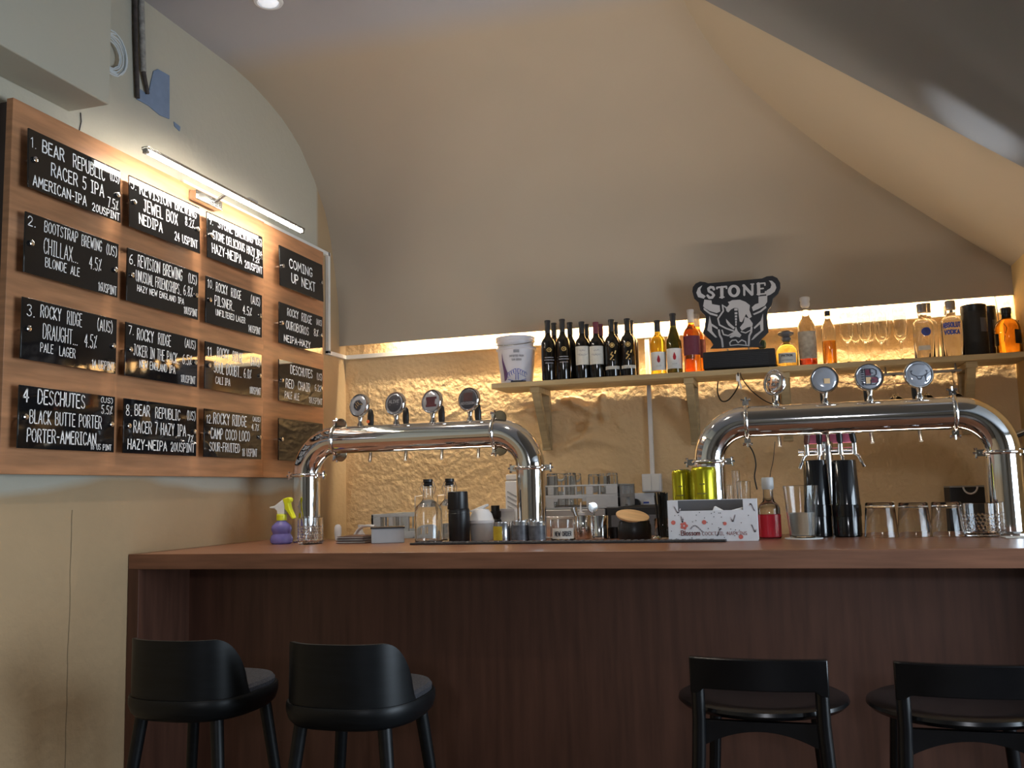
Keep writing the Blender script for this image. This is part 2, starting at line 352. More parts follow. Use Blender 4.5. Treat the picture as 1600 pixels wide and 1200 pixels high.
def text(mb, s, x0, x1, y0, y1, wt, mp, jit=0.04, gap=0.75):
    tot = sum(G[c][0] for c in s) + gap * (len(s) - 1)
    k = (x1 - x0 - wt) / max(tot, 0.1); h = (y1 - y0 - wt) / 3; x = x0 + wt / 2
    for c in s:
        wd, st = G[c]; dy = random.uniform(-jit, jit) * 3; sk = random.uniform(-jit, jit)
        for pl in st:
            q = [(x + (p[0] + sk * p[1]) * k, y0 + wt / 2 + (p[1] * (1 + dy * 0.1) + dy * 0.3) * h) for p in pl]
            for i in range(len(q) - 1): stroke(mb, q[i], q[i + 1], wt, mp)
        x += (wd + gap) * k
def cyl_map(R, z0, th0=-PI / 2, taper=0):      # u metres round the front, v metres up
    def f(u, v):
        r = R(v) if callable(R) else R
        a = th0 + u / r; return (r * math.cos(a), r * math.sin(a), z0 + v)
    return f
def plane_map(o, ux, uz):
    o = Vector(o); ux = Vector(ux); uz = Vector(uz)
    return lambda u, v: o + ux * u + uz * v
def disc(mb, mp, cx, cy, r, n=20, ry=None, a0=0):
    mb.add([mp(cx + r * math.cos(a0 + 2 * PI * i / n), cy + (ry or r) * math.sin(a0 + 2 * PI * i / n)) for i in range(n)], [tuple(range(n))])
def ring(mb, mp, cx, cy, r0, r1, n=24):
    vs = [mp(cx + r * math.cos(2 * PI * i / n), cy + r * math.sin(2 * PI * i / n)) for r in (r0, r1) for i in range(n)]
    mb.add(vs, [(i, (i + 1) % n, n + (i + 1) % n, n + i) for i in range(n)])
def rect(mb, mp, x0, x1, y0, y1, nx=1):
    vs = [mp(x0 + (x1 - x0) * i / nx, y) for y in (y0, y1) for i in range(nx + 1)]
    mb.add(vs, [(i, i + 1, nx + 2 + i, nx + 1 + i) for i in range(nx)])
def poly(mb, mp, pts): mb.add([mp(*p) for p in pts], [tuple(range(len(pts)))])
def wrap(mb, R, z0, z1, a0, a1, n=16, th=0.0006):  # a label patch round a cylinder
    vs = []
    for r in (R, R + th):
        for z in (z0, z1):
            for i in range(n + 1):
                a = a0 + (a1 - a0) * i / n; vs.append((r * math.cos(a), r * math.sin(a), z))
    k = n + 1; fs = []
    for i in range(n):
        fs += [(2 * k + i, 2 * k + i + 1, 3 * k + i + 1, 3 * k + i), (i, k + i, k + i + 1, i + 1), (k + i, 3 * k + i, 3 * k + i + 1, k + i + 1), (i, i + 1, 2 * k + i + 1, 2 * k + i)]
    fs += [(0, 2 * k, 3 * k, k), (n, k + n, 3 * k + n, 2 * k + n)]
    mb.add(vs, fs)

# ================================================================== THE ROOM
WX = -2.2228; WY = 4.4148; RX = 0.957
mb = MB(); mb.box(-2.5, 2.9, -3.8, 4.6, -0.12, 0)
M_floor = mat('dark_plank_floor', (0.05, 0.038, 0.03), 0.5, nscale=4, namt=0.3, stretch=(8, 1, 1)); struct(mb, 'floor', M_floor)
struct(MB().box(WX - 0.12, WX, -3.6, 4.6, 0, 3.3), 'wall_left', M_leftwall)
struct(MB().box(WX, 2.6, -3.72, -3.6, 0, 1.9).box(WX, 2.6, -3.72, -3.6, 2.7, 3.3).box(WX, -0.05, -3.72, -3.6, 1.9, 2.7).box(1.05, 2.6, -3.72, -3.6, 1.9, 2.7), 'wall_front', M_roomwall)
struct(MB().box(2.6, 2.72, -3.6, 1.0, 0, 3.3).box(2.6, 2.72, 2.9, 3.3, 0, 3.3).box(2.6, 2.72, 1.0, 2.9, 0, 0.42).box(2.6, 2.72, 1.0, 2.9, 1.98, 3.3), 'wall_right', M_roomwall)
struct(MB().box(RX, RX + 0.1, 3.3, 4.6, 0, 3.3).box(RX + 0.1, 2.72, 3.3, 3.4, 0, 3.3), 'wall_right.001', M_rightwall)
# window frames (behind and beside the camera)
def window(name, y, horizontal):
    mb = MB()
    if horizontal:
        for a, b in ((-0.05, 0.0), (1.0, 1.05)): mb.box(a, b, -3.68, -3.6, 1.9, 2.7)
        mb.box(-0.05, 1.05, -3.68, -3.6, 1.9, 1.95); mb.box(-0.05, 1.05, -3.68, -3.6, 2.65, 2.7)
    else:
        for a in (1.0, 1.915, 2.83): mb.box(2.6, 2.68, a, a + 0.07, 0.42, 1.98)
        mb.box(2.6, 2.68, 1.0, 2.9, 0.42, 0.48); mb.box(2.6, 2.68, 1.0, 2.9, 1.92, 1.98)
    return struct(mb, name, M_blackmatte)
window('window_1', 0, True); window('window_2', 0, False)

# back wall: rough plaster with a patch of lumpy render
def lump(x, z):
    d = 0.0
    d += 0.004 * noise.noise(Vector((x * 4, z * 4, 1.3))) + 0.0016 * noise.noise(Vector((x * 23, z * 27, 4.1))) + 0.0011 * noise.noise(Vector((x * 62, z * 62, 7))) + 0.0007 * noise.noise(Vector((x * 130, z * 130, 3)))
    rg = abs(noise.noise(Vector((x * 5 + 3, z * 9, 2.2)))); d += 0.0008 * max(0, 0.12 - rg) / 0.12
    def blob(cx, cz, rx, rz, h, ang=0):
        u = (x - cx) * math.cos(ang) + (z - cz) * math.sin(ang); v = -(x - cx) * math.sin(ang) + (z - cz) * math.cos(ang)
        q = (u / rx) ** 2 + (v / rz) ** 2
        q *= 1 + 0.5 * noise.noise(Vector((x * 30, z * 30, 9)))
        return 1.5 * h * math.exp(-q)
    for (px, py, rx, rz, h, an) in LUMPS:
        p = LP[(px, py)]; d += blob(p.x, p.z, rx, rz, h, an)
    return d
LUMPS = [(903, 633, 0.055, 0.018, 0.030, -0.35), (895, 626, 0.02, 0.012, 0.02, 0), (925, 645, 0.05, 0.022, 0.022, -0.4), (942, 642, 0.018, 0.04, 0.018, 0.2),
         (941, 622, 0.014, 0.014, 0.014, 0), (921, 668, 0.03, 0.018, 0.028, 0.9), (905, 667, 0.04, 0.022, -0.03, 0), (935, 655, 0.02, 0.02, -0.02, 0.5),
         (905, 690, 0.06, 0.02, 0.014, 0.3), (930, 688, 0.03, 0.03, 0.014, 0), (960, 695, 0.06, 0.02, 0.01, -0.3), (820, 641, 0.04, 0.01, 0.016, 0.2),
         (838, 646, 0.03, 0.008, 0.012, -0.1), (868, 643, 0.03, 0.006, 0.014, 0.05), (970, 662, 0.03, 0.05, 0.010, 0.6), (880, 700, 0.08, 0.02, 0.008, 0.2), (1210, 707, 0.03, 0.02, 0.010, 0),
         (965, 560, 0.1, 0.02, 0.006, 0), (950, 735, 0.05, 0.012, 0.008, -0.3), (700, 650, 0.06, 0.01, 0.006, 0.5), (1170, 570, 0.01, 0.01, 0.0, 0)]
LP = {(a[0], a[1]): AT(a[0], a[1], WY) for a in LUMPS}
nx, nz = 520, 260; x0, x1, z0, z1 = WX, RX, 0.9, 2.3
vs = []; fs = []
for j in range(nz + 1):
    for i in range(nx + 1):
        x = x0 + (x1 - x0) * i / nx; z = z0 + (z1 - z0) * j / nz
        e = min(1, (x - x0) / 0.05, (x1 - x) / 0.05)
        vs.append((x, WY - lump(x, z) * e, z))
for j in range(nz):
    for i in range(nx): k = j * (nx + 1) + i; fs.append((k, k + 1, k + nx + 2, k + nx + 1))
mb = MB(); mb.add(vs, fs); mb.box(WX, RX, WY + 0.03, WY + 0.12, 0, 3.3)
struct(mb, 'wall_back', M_backwall)

# vaulted alcove ceiling, flat ceiling in front of it
prof = [(-3.6, 3.15), (0, 3.15), (2.4, 3.15), (3.1, 3.15), (3.36, 3.15), (3.5, 3.138), (3.647, 3.108), (3.76, 3.078), (3.85, 3.040), (3.935, 2.995), (4.006, 2.935), (4.075, 2.878), (4.137, 2.806),
        (4.185, 2.748), (4.219, 2.685), (4.25, 2.61), (4.274, 2.528), (4.30, 2.43), (4.323, 2.333), (4.335, 2.27), (4.342, 2.2), (4.343, 2.061), (4.352, 2.061), (4.352, 2.2), (4.36, 2.3)]
mb = MB(); xs = [WX + (2.6 - WX) * i / 12 for i in range(13)]
mb.add([(x, y, z) for (y, z) in prof for x in xs], [(j * 13 + i, j * 13 + i + 1, j * 13 + 14 + i, j * 13 + 13 + i) for j in range(len(prof) - 1) for i in range(12)])
o = struct(mb, 'ceiling', M_vault)
# sloping soffit on the right (cream), and the darker slab in front of it
sl = lambda x: 2.923 - 0.77 * x
mb = MB(); mb.prism([(-0.35, 3.17, sl(-0.35)), (RX, 3.17, sl(RX)), (RX, 4.40, sl(RX)), (-0.35, 4.40, sl(-0.35))], (0, 0, 0.05)); struct(mb, 'ceiling.001', M_soffit)
mb = MB(); d = 0.08
mb.prism([(-0.40, -3.6, sl(-0.40) - d), (RX, -3.6, sl(RX) - d), (RX, 3.18, sl(RX) - d), (-0.40, 3.18, sl(-0.40) - d)], (0, 0, 0.13))
mb.box(RX, 2.6, -3.6, 3.3, sl(RX) - d, sl(RX) + 0.05); struct(mb, 'ceiling.002', M_slab)
# beam stub on the left wall
struct(MB().box(WX, -2.062, -3.6, 2.415, 2.571, 3.15), 'trim_1', M_beam, 0.004)

# ------------------------------------------------------------------ details on the upper left wall
mb = MB(); P = lambda px, py, x=WX + 0.004: ONX(px, py, x)
poly2 = [(247, 108), (265, 118), (265, 172), (265, 186), (250, 180), (232, 165), (214, 155), (219, 139), (232, 148), (236, 128), (240, 111)]
mb.prism([P(*p) for p in poly2], (-0.003, 0, 0)); mb.prism([P(272, 190), P(282, 198), P(281, 205), P(273, 197)], (-0.003, 0, 0))
tag(mb.build('paint_patch', M_bluepaint), 'ragged patch of bare blue paint on the upper left wall below two pipe stubs', 'paint patch')
pt = thing('pipe', 'thin dark rusty pipe stub running down the upper left wall', 'pipe', ONX(213, 150, WX + 0.012))
b0 = pt.location
MB().tube([ONX(211, -12, WX + 0.012) - b0, ONX(212, 60, WX + 0.012) - b0, ONX(215, 153, WX + 0.012) - b0], [0.0085, 0.0085, 0.0085], 10).build('pipe_run', M_pipedark, pt)
pt = thing('pipe', 'pale dusty pipe stub leaning beside the dark one on the upper left wall', 'pipe', ONX(230, 150, WX + 0.016))
b0 = pt.location
MB().tube([ONX(220, -12, WX + 0.016) - b0, ONX(221, 30, WX + 0.016) - b0, ONX(224, 112, WX + 0.016) - b0], [0.0125, 0.0125, 0.011], 10).build('insulated_run', M_pipe, pt)
MB().tube([ONX(224, 112, WX + 0.014) - b0, ONX(231, 147, WX + 0.012) - b0], [0.009, 0.007], 10).build('bare_end', M_pipedark, pt)
mb = MB(); cc = ONX(172, 84, WX + 0.02)
for k in range(6):
    ry = 0.052 + 0.007 * k * 0.6; rz = 0.05 + 0.006 * k; oy = random.uniform(-0.008, 0.008)
    mb.tube([(cc.x + 0.003 * k, cc.y + oy + ry * math.cos(a), cc.z + rz * math.sin(a) + random.uniform(-.003, .003)) for a in [2 * PI * i / 22 for i in range(22)]], 0.0026, 6, closed=True)
tag(mb.build('wire_coil', M_wire), 'loose coil of pale wire half hidden behind the beam on the left wall', 'wire')
mb = MB(); p0 = ONX(126, 176, WX + 0.003); p1 = ONX(127, 190, WX + 0.003); p2 = ONX(124, 204, WX + 0.003)
mb.tube([p0, p1, p2], 0.0016, 6); tag(mb.build('thin_wire', M_darkink), 'thin dark wire dropping from the beam to the top of the menu board', 'wire')

# ------------------------------------------------------------------ ceiling downlight in view
dl = thing('ceiling_downlight', 'small round recessed downlight with white rim in the grey ceiling', 'ceiling light', (-1.79, 2.93, 3.15))
mb = MB(); mb.lathe([(0.040, -0.001), (0.042, -0.008), (0.052, -0.007), (0.056, 0.0), (0.040, 0.0)], n=32); mb.build('rim', M_white, dl)
MB().lathe([(0.0001, -0.016), (0.02, -0.014), (0.034, -0.008), (0.039, 0.0)], n=32).build('lens', M_lens, dl)

# ================================================================== MENU BOARDS
BX = -2.163
mbd = thing('menu_board', 'large walnut menu board with dark edge holding twelve numbered black beer signs', 'menu board', (WX, 2.10, 1.37))
b0 = mbd.location
MB().box(BX - 0.024 - WX, BX - WX, 2.127 - b0.y, 3.515 - b0.y, 0, 1.123).build('veneer_panel', M_board, mbd, 0.0012)
MB().box(0.002, BX - 0.024 - WX, 2.135 - b0.y, 3.51 - b0.y, 0.012, 1.117).build('backing', M_edge, mbd)
mbd2 = thing('menu_board', 'narrow walnut menu board nearest the corner holding the coming-up-next signs', 'menu board', (WX, 3.525, 1.37))
b0 = mbd2.location
MB().box(BX - 0.030 - WX, BX - 0.006 - WX, 0.0, 0.545, 0, 1.123).build('veneer_panel', M_board, mbd2, 0.0012)
MB().box(0.002, BX - 0.03 - WX, 0.01, 0.537, 0.012, 1.117).build('backing', M_edge, mbd2)

SIGNS = {
 1: [('1.', .02, .075, .13, .31), ('BEAR', .13, .36, .09, .32), ('REPUBLIC', .45, .81, .09, .34), ('(US)', .87, .985, .08, .27), ('RACER 5 IPA', .22, .80, .42, .66), ('AMERICAN-IPA', .04, .60, .76, .95), ('7.5%', .84, .97, .60, .80), ('20USPINT', .66, .985, .83, .98)],
 2: [('2.', .02, .10, .05, .22), ('BOOTSTRAP', .18, .53, .04, .24), ('BREWING', .57, .80, .05, .26), ('(US)', .85, .98, .07, .26), ('CHILLAX...', .18, .54, .33, .60), ('4.5%', .66, .80, .38, .62), ('BLONDE', .20, .42, .65, .82), ('ALE', .46, .56, .66, .82), ('16USPINT', .77, .985, .80, .97)],
 3: [('3.', .04, .12, .10, .30), ('ROCKY', .17, .38, .05, .27), ('RIDGE', .44, .60, .05, .29), ('(AUS)', .77, .95, .06, .28), ('DRAUGHT...', .20, .56, .36, .62), ('4.5%', .63, .77, .37, .62), ('PALE', .18, .31, .68, .84), ('LAGER', .37, .54, .68, .85), ('14 USPINT', .72, .98, .80, .96)],
 4: [('4', .03, .09, .03, .27), ('DESCHUTES', .17, .66, .03, .28), ('(US)', .83, .975, .03, .13), ('5.5%', .84, .97, .17, .33), ('BLACK BUTTE PORTER', .10, .85, .37, .60), ('PORTER-AMERICAN', .08, .79, .67, .90), ('18 US PINT', .73, .97, .86, .97)],
 5: [('5.', .02, .09, .04, .25), ('REVISION', .13, .57, .05, .29), ('BREWING', .62, .95, .05, .28), ('JEWEL BOX', .18, .66, .35, .60), ('8.2%', .77, .91, .32, .52), ('NEDIPA', .12, .44, .66, .88), ('24 USPINT', .61, .96, .74, .92)],
 6: [('6.', .02, .10, .10, .30), ('REVISION', .13, .43, .06, .30), ('BREWING', .47, .75, .06, .30), ('(US)', .84, .97, .08, .28), ('UNUSUAL FRIENDSHIPS..', .11, .74, .37, .59), ('6.8%', .77, .91, .35, .57), ('HAZY NEW ENGLAND IPA', .13, .78, .64, .77), ('18USPINT', .78, .985, .79, .95)],
 7: [('7.', .03, .10, .05, .22), ('ROCKY', .14, .36, .06, .29), ('RIDGE', .42, .60, .06, .29), ('(AUS)', .80, .965, .05, .23), ('JOKER IN THE PACK..', .10, .73, .38, .60), ('6.5%', .77, .91, .37, .58), ('NEW ENGLAND IPA', .18, .67, .65, .81), ('18USPINT', .75, .97, .79, .95)],
 8: [('8.', .02, .10, .10, .32), ('BEAR', .13, .33, .08, .30), ('REPUBLIC', .40, .75, .09, .31), ('(US)', .85, .98, .09, .28), ('RACER 7 HAZY IPA', .12, .84, .38, .62), ('7%', .86, .95, .57, .73), ('HAZY-NEIPA', .05, .57, .73, .93), ('20USPINT', .62, .97, .74, .93)],
 9: [('9.', .02, .10, .06, .26), ('STONE', .18, .43, .06, .26), ('BREWING', .48, .81, .06, .27), ('(US)', .86, .985, .08, .25), ('STONE DELICIOUS HAZY IPA', .09, .985, .36, .56), ('7.2%', .79, .93, .56, .69), ('HAZY-NEIPA', .07, .59, .65, .87), ('20USPINT', .64, .98, .74, .92)],
 10: [('10.', .02, .12, .06, .25), ('ROCKY', .16, .36, .06, .27), ('RIDGE', .42, .60, .07, .28), ('(AUS)', .78, .96, .08, .28), ('PILSNER..', .14, .48, .36, .58), ('4.5%', .63, .80, .37, .58), ('UNFILTERED LAGER', .16, .68, .65, .79), ('14USPINT', .74, .97, .78, .95)],
 11: [('11.', .03, .13, .10, .32), ('ROCKY', .19, .39, .06, .28), ('RIDGE', .46, .64, .07, .30), ('(AUS)', .78, .96, .09, .30), ('SOUL DOUBT..', .14, .62, .38, .63), ('6.0%', .66, .80, .40, .62), ('CALI IPA', .17, .42, .70, .86), ('18USPINT', .77, .98, .78, .95)],
 12: [('12.', .03, .12, .12, .30), ('ROCKY RIDGE', .14, .72, .05, .30), ('(AUS)', .83, .98, .04, .15), ('4.7%', .81, .95, .20, .36), ('CAMP COCO LOCO', .10, .78, .38, .62), ('SOUR-FRUITED', .08, .60, .68, .88), ('18 USPINT', .64, .92, .77, .95)],
 13: [('COMING', .20, .74, .22, .47), ('UP NEXT', .24, .80, .57, .83)],
 14: [('ROCKY', .17, .42, .08, .28), ('RIDGE', .49, .73, .08, .30), ('(AUS)', .84, .98, .10, .26), ('OUROBOROS', .14, .66, .40, .62), ('8%', .78, .89, .38, .58), ('NEIPA-HAZY', .10, .70, .76, .94)],
 15: [('DESCHUTES', .24, .75, .07, .30), ('(US)', .85, .985, .12, .30), ('RED', .14, .32, .43, .66), ('CHAIR', .41, .69, .43, .66), ('6.2%', .80, .96, .42, .60), ('PALE ALE', .12, .44, .74, .92), ('18USPINT', .66, .985, .77, .94)],
 16: []}
LAB = {1: 'black beer sign 1 at top left of the walnut board, twenty a pint', 2: 'black beer sign 2 under sign 1 in the left column, a blonde ale', 3: 'black beer sign 3 in the left column, a pale lager reflecting the shelf bottles',
 4: 'black beer sign 4 at bottom left of the walnut board, a porter', 5: 'black beer sign 5 at the top of the middle column under the lit tube', 6: 'black beer sign 6 in the middle column, second from the top',
 7: 'black beer sign 7 in the middle column, third from the top', 8: 'black beer sign 8 at the bottom of the middle column', 9: 'black beer sign 9 at the top of the third column, glaring under the tube',
 10: 'black beer sign 10 in the third column, an unfiltered lager', 11: 'black beer sign 11 in the third column, mirroring the tan wall', 12: 'black beer sign 12 at the bottom of the third column, a fruited sour',
 13: 'black sign reading coming up next at top of the narrow board', 14: 'black sign with 8% beer, second from top on the narrow board', 15: 'black sign with 6.2% pale ale on the narrow board', 16: 'blank black sign with no writing at bottom of the narrow board'}
PW, PH = 0.400, 0.184; PX_ = BX + 0.033
colY = [2.156, 2.600, 3.048, 3.588]; rowZ = [2.405, 2.147, 1.889, 1.628]
for i in range(1, 17):
    c, r = (i - 1) // 4, (i - 1) % 4
    y0, zt = colY[c], rowZ[r]; xb = BX if c < 3 else BX - 0.006
    t = thing('beer_sign', LAB[i], 'sign', (PX_, y0, zt - PH), group='hanging beer signs on the walnut boards')
    MB().box(-0.005, 0, 0, PW, 0, PH).build('plate', M_plate, t, 0.0008)
    mp = plane_map((0.0006, 0, PH), (0, 1, 0), (0, 0, -1))
    if SIGNS[i]:
        mb = MB(); mpt = lambda u, v: Vector((0.0006, u, v))
        for (s, u0, u1, v0, v1) in SIGNS[i]:
            hh = (v1 - v0) * PH; wt = max(0.0024, min(0.0054, hh * 0.138, 0.19 * (u1 - u0) * PW / len(s)))
            text(mb, s, u0 * PW, u1 * PW, (1 - v1) * PH, (1 - v0) * PH, wt, mpt, 0.035)
        mb.build('lettering', M_ink, t)
    if r == 0: t.location.x += 0.006; t.rotation_euler.y = math.radians(-2.0)
    for u in (0.055, 0.955):
        mb = MB(); rx = Matrix.Rotation(PI / 2, 3, 'Y')
        mb.lathe([(0.0001, 0.0), (0.004, 0.0), (0.004, PX_ - xb), (0.0085, PX_ - xb + 0.0005), (0.0092, PX_ - xb + 0.003), (0.0085, PX_ - xb + 0.007), (0.005, PX_ - xb + 0.0088), (0.0001, PX_ - xb + 0.009)],
                 (xb - PX_, u * PW, PH * 0.5), 16, rx)
        mb.build('standoff_screw', M_chrome, t)

# wall lamp over the board
lp = thing('wall_lamp', 'slim lit tube lamp on a steel arm above the beer signs', 'lamp', (-2.02, 3.068, 2.456))
MB().tube([(0, -0.515, 0), (0, 0.515, 0)], 0.0085, 14).build('tube', M_tube, lp)
MB().box(-0.013, 0.013, -0.53, 0.53, 0.010, 0.014).box(-0.013, -0.011, -0.53, 0.53, 0.0035, 0.010).box(0.011, 0.013, -0.53, 0.53, 0.0035, 0.010).box(-0.009, 0.009, -0.53, -0.515, -0.009, 0.0085).box(-0.009, 0.009, 0.515, 0.53, -0.009, 0.0085).build('housing', M_steel, lp, 0.001)
MB().box(BX + 2.02, BX + 2.02 + 0.035, -0.09, 0.08, -0.022, 0.016).build('wall_box', M_steel, lp, 0.003)
MB().tube([(BX + 2.05, 0.03, -0.002), (-0.06, 0.03, 0.026), (0, 0.03, 0.014)], 0.007, 10).build('arm', M_steel, lp)
MB().box(-0.012, 0.012, 0.09, 0.15, 0.012, 0.024).build('clip', M_greysteel, lp, 0.002)

# white cable trunking
mb = MB(); w2 = 0.011
mb.box(WX + .001, WX + 0.02, 3.0, 4.205, 2.506, 2.526); mb.box(WX + .001, WX + 0.02, 4.19, 4.21, 2.001, 2.526); mb.box(WX + .001, WX + 0.02, 4.19, WY - 0.03, 1.996, 2.016)
tag(mb.build('cable_trunking', M_trunk, None, 0.0015), 'white cable trunking running over the narrow board and down its right side', 'cable trunking', 'white cable trunking')
mb = MB(); mb.box(WX + .001, RX - 0.03, WY - 0.026, WY - 0.004, 1.996, 2.018)
tag(mb.build('cable_trunking', M_trunk, None, 0.0015), 'white cable trunking running level along the back wall under the light strip', 'cable trunking', 'white cable trunking')
# vertical conduit with switch box
ct = thing('wall_conduit', 'white vertical conduit ending in a double switch box on the back wall', 'conduit', (-0.622, WY - 0.012, 1.36))
MB().box(-0.010, 0.010, -0.012, 0.010, -0.012, 0.64).build('conduit', M_trunk, ct, 0.0015)
MB().box(-0.047, 0.043, -0.036, 0.010, -0.096, -0.012).build('switch_box', M_white, ct, 0.003)
for x in (-0.041, -0.002): MB().box(x, x + 0.037, -0.0395, -0.036, -0.09, -0.018).build('rocker', M_trunk, ct, 0.001)
# led strip
led = thing('led_strip', 'glowing warm LED strip hidden behind the vault lip over the shelf', 'light strip', (-0.5, 4.352, 2.14))
MB().box(-1.36, 1.36, 0.0, 0.003, -0.008, 0.008).build('diodes', M_led, led)
MB().tube([(1.36, 0.002, 0.0), (1.39, 0.02, -0.06), (1.40, 0.03, -0.18), (1.45, 0.035, -0.26)], 0.0016, 6).build('lead', M_darkink, led)

# ================================================================== WALL SHELF AND WHAT STANDS ON IT
SZ = 1.792; SY0, SY1 = 4.15, 4.405
sh = thing('wall_shelf', 'long tan painted wall shelf on four wooden brackets', 'shelf', (-1.33, SY1, SZ))
b0 = sh.location
MB().box(0, RX - 0.003 + 1.33, SY0 - SY1, 0, -0.023, 0).build('board', M_shelf, sh, 0.002)
for px in (848, 1082, 1228, 1512):
    bx = AT(px, 620, 4.33).x + 1.33
    mb = MB(); mb.box(bx - 0.022, bx + 0.022, -0.030, 0, -0.315, -0.024); mb.box(bx - 0.022, bx + 0.022, -0.225, -0.03, -0.050, -0.024)
    mb.prism([(bx - 0.017, -0.215, -0.050), (bx - 0.017, -0.165, -0.050), (bx - 0.017, -0.03, -0.245), (bx - 0.017, -0.03, -0.305)], (0.034, 0, 0))
    mb.build('bracket', M_shelf, sh, 0.0015)
def lathe_obj(name, prof, m, parent, n=28, **k): return MB().lathe(prof, n=n, **k).build(name, m, parent)
def bottle_thing(name, label, cat, px, Y, group, z=SZ, zoff=0.0008):
    x = AT(px, 560, Y).x; return thing(name, label, cat, (x, Y, z + zoff), group=group)
def face_cam(t):         # heading from a thing to the room centre where its front looks
    return math.atan2(0.0 - t.location.x, t.location.y - 0.0)
WG = 'wine bottles on the wall shelf'
def bordeaux(h=0.30, r=0.037): return [(0.0001, 0.004), (r * 0.8, 0.0), (r * 0.97, 0.002), (r, 0.008), (r, h * 0.60), (r * 0.97, h * 0.635), (r * 0.80, h * 0.68), (r * 0.52, h * 0.72), (r * 0.40, h * 0.76), (r * 0.38, h * 0.80)]
def capsule(h, r): return [(r * 0.39, h * 0.79), (r * 0.40, h * 0.80), (r * 0.40, h * 0.96), (r * 0.44, h * 0.965), (r * 0.44, h * 0.995), (r * 0.40, h), (0.0001, h)]
def wine(px, Y, ytop, kind, label, group=WG):
    t = bottle_thing('wine_bottle', label, 'wine bottle', px, Y, group)
    h = AT(px, ytop, Y).z - SZ; r = 0.0332
    t.rotation_euler.z = face_cam(t)
    lathe_obj('glass', bordeaux(h, r), M_winebottle, t)
    lathe_obj('capsule', capsule(h, r), {'red': M_maroon}.get(kind.split('_')[-1], M_black), t)
    mp = cyl_map(r + 0.0008, 0)
    if kind == 'gold':
        mb = MB(); ring(mb, mp, 0.004, h * 0.50, 0.0075, 0.0105)
        for a in range(12): stroke(mb, (0.004 + 0.012 * math.cos(a * PI / 6), h * .5 + 0.008 * math.sin(a * PI / 6)), (0.004 + 0.015 * math.cos(a * PI / 6), h * .5 + 0.010 * math.sin(a * PI / 6)), 0.001, mp)
        disc(mb, mp, 0.004, h * 0.50, 0.004); mb.build('gold_emblem', M_gold, t)
        mb = MB()
        for q, wd in ((0.37, .022), (0.33, .026), (0.28, .02)): rect(mb, mp, 0.004 - wd, 0.004 + wd, h * q, h * q + 0.004, 6)
        mb.build('faint_text', M_greyink, t)
    elif kind.startswith('white'):
        mb = MB(); wrap(mb, r + 0.0003, h * 0.24, h * 0.56, -PI / 2 - 1.25, -PI / 2 + 1.25); mb.build('paper_label', M_label, t)
        mb = MB(); mp = cyl_map(r + 0.0014, 0)
        for q, wd in ((0.48, .014), (0.415, .026), (0.40, .018)):
            for s in range(9): stroke(mb, (-wd + s * wd / 4.5, h * q), (-wd + (s + .6) * wd / 4.5, h * q + random.uniform(-.004, .006)), 0.0016, mp)
        mb.build('printed_text', M_greyink, t)
    else:
        mb = MB(); ring(mb, mp, 0, h * 0.54, 0.008, 0.0115); stroke(mb, (-0.034, h * .545), (-0.012, h * .545), 0.0016, mp); stroke(mb, (0.012, h * .545), (0.034, h * .545), 0.0016, mp)
        disc(mb, mp, 0, h * .54, 0.0055)
        for a, bb in (((0, .42), (-.008, .38)), ((-.008, .38), (.004, .36)), ((.004, .36), (-.010, .30)), ((.012, .40), (.016, .44)), ((-.01, .30), (.006, .29))): stroke(mb, (a[0], h * a[1]), (bb[0], h * bb[1]), 0.005, mp)
        mb.build('gold_emblem', M_gold, t)
        mb = MB(); wrap(mb, r + 0.0003, h * 0.13, h * 0.185, -PI / 2 - 1.3, -PI / 2 + 1.3); mb.build('white_band', M_label, t)
    return t
wine(857, 4.21, 501, 'gold', 'dark wine bottle with gold oval emblem, nearest the white buckets')
wine(880, 4.21, 499, 'gold', 'dark wine bottle with gold oval emblem, left of the first white-label bottle')
wine(910.5, 4.21, 503, 'white', 'dark wine bottle with cream label and black neck, left of the red-necked one')
wine(932.5, 4.21, 503.5, 'white_red', 'dark wine bottle with cream label and red neck')
wine(957, 4.21, 499.5, 'ring', 'dark wine bottle with gold ring and white band, left of its twin')
wine(982, 4.21, 498, 'ring', 'dark wine bottle with gold ring and white band, nearest the conduit')
def plain_wine(px, Y, ytop, capm, label):
    t = bottle_thing('wine_bottle', label, 'wine bottle', px, Y, WG); h = AT(px, ytop, Y).z - SZ
    lathe_obj('glass', bordeaux(h, 0.0335), M_winebottle, t); lathe_obj('capsule', capsule(h, 0.0335), capm, t)
plain_wine(867, 4.30, 505, M_black, 'plain dark wine bottle in the back row behind the first gold-emblem bottle')
plain_wine(892, 4.30, 504, M_black, 'plain dark wine bottle in the back row between gold-emblem and cream-label bottles')
plain_wine(917.5, 4.30, 507, M_black, 'plain dark wine bottle in the back row behind the first cream-label bottle')
plain_wine(939.5, 4.30, 507, M_maroon, 'dark wine bottle with red neck peeking behind the red-necked front bottle')
plain_wine(963, 4.30, 504, M_black, 'plain dark wine bottle in the back row behind the left gold-ring bottle')
plain_wine(987, 4.30, 501, M_black, 'plain dark wine bottle in the back row behind the right gold-ring bottle')
def burgundy(h, r): return [(0.0001, 0.006), (r * 0.8, 0.0), (r * 0.97, 0.002), (r, 0.008), (r, h * 0.48), (r * 0.95, h * 0.54), (r * 0.8, h * 0.61), (r * 0.58, h * 0.69), (r * 0.42, h * 0.77), (r * 0.37, h * 0.82)]
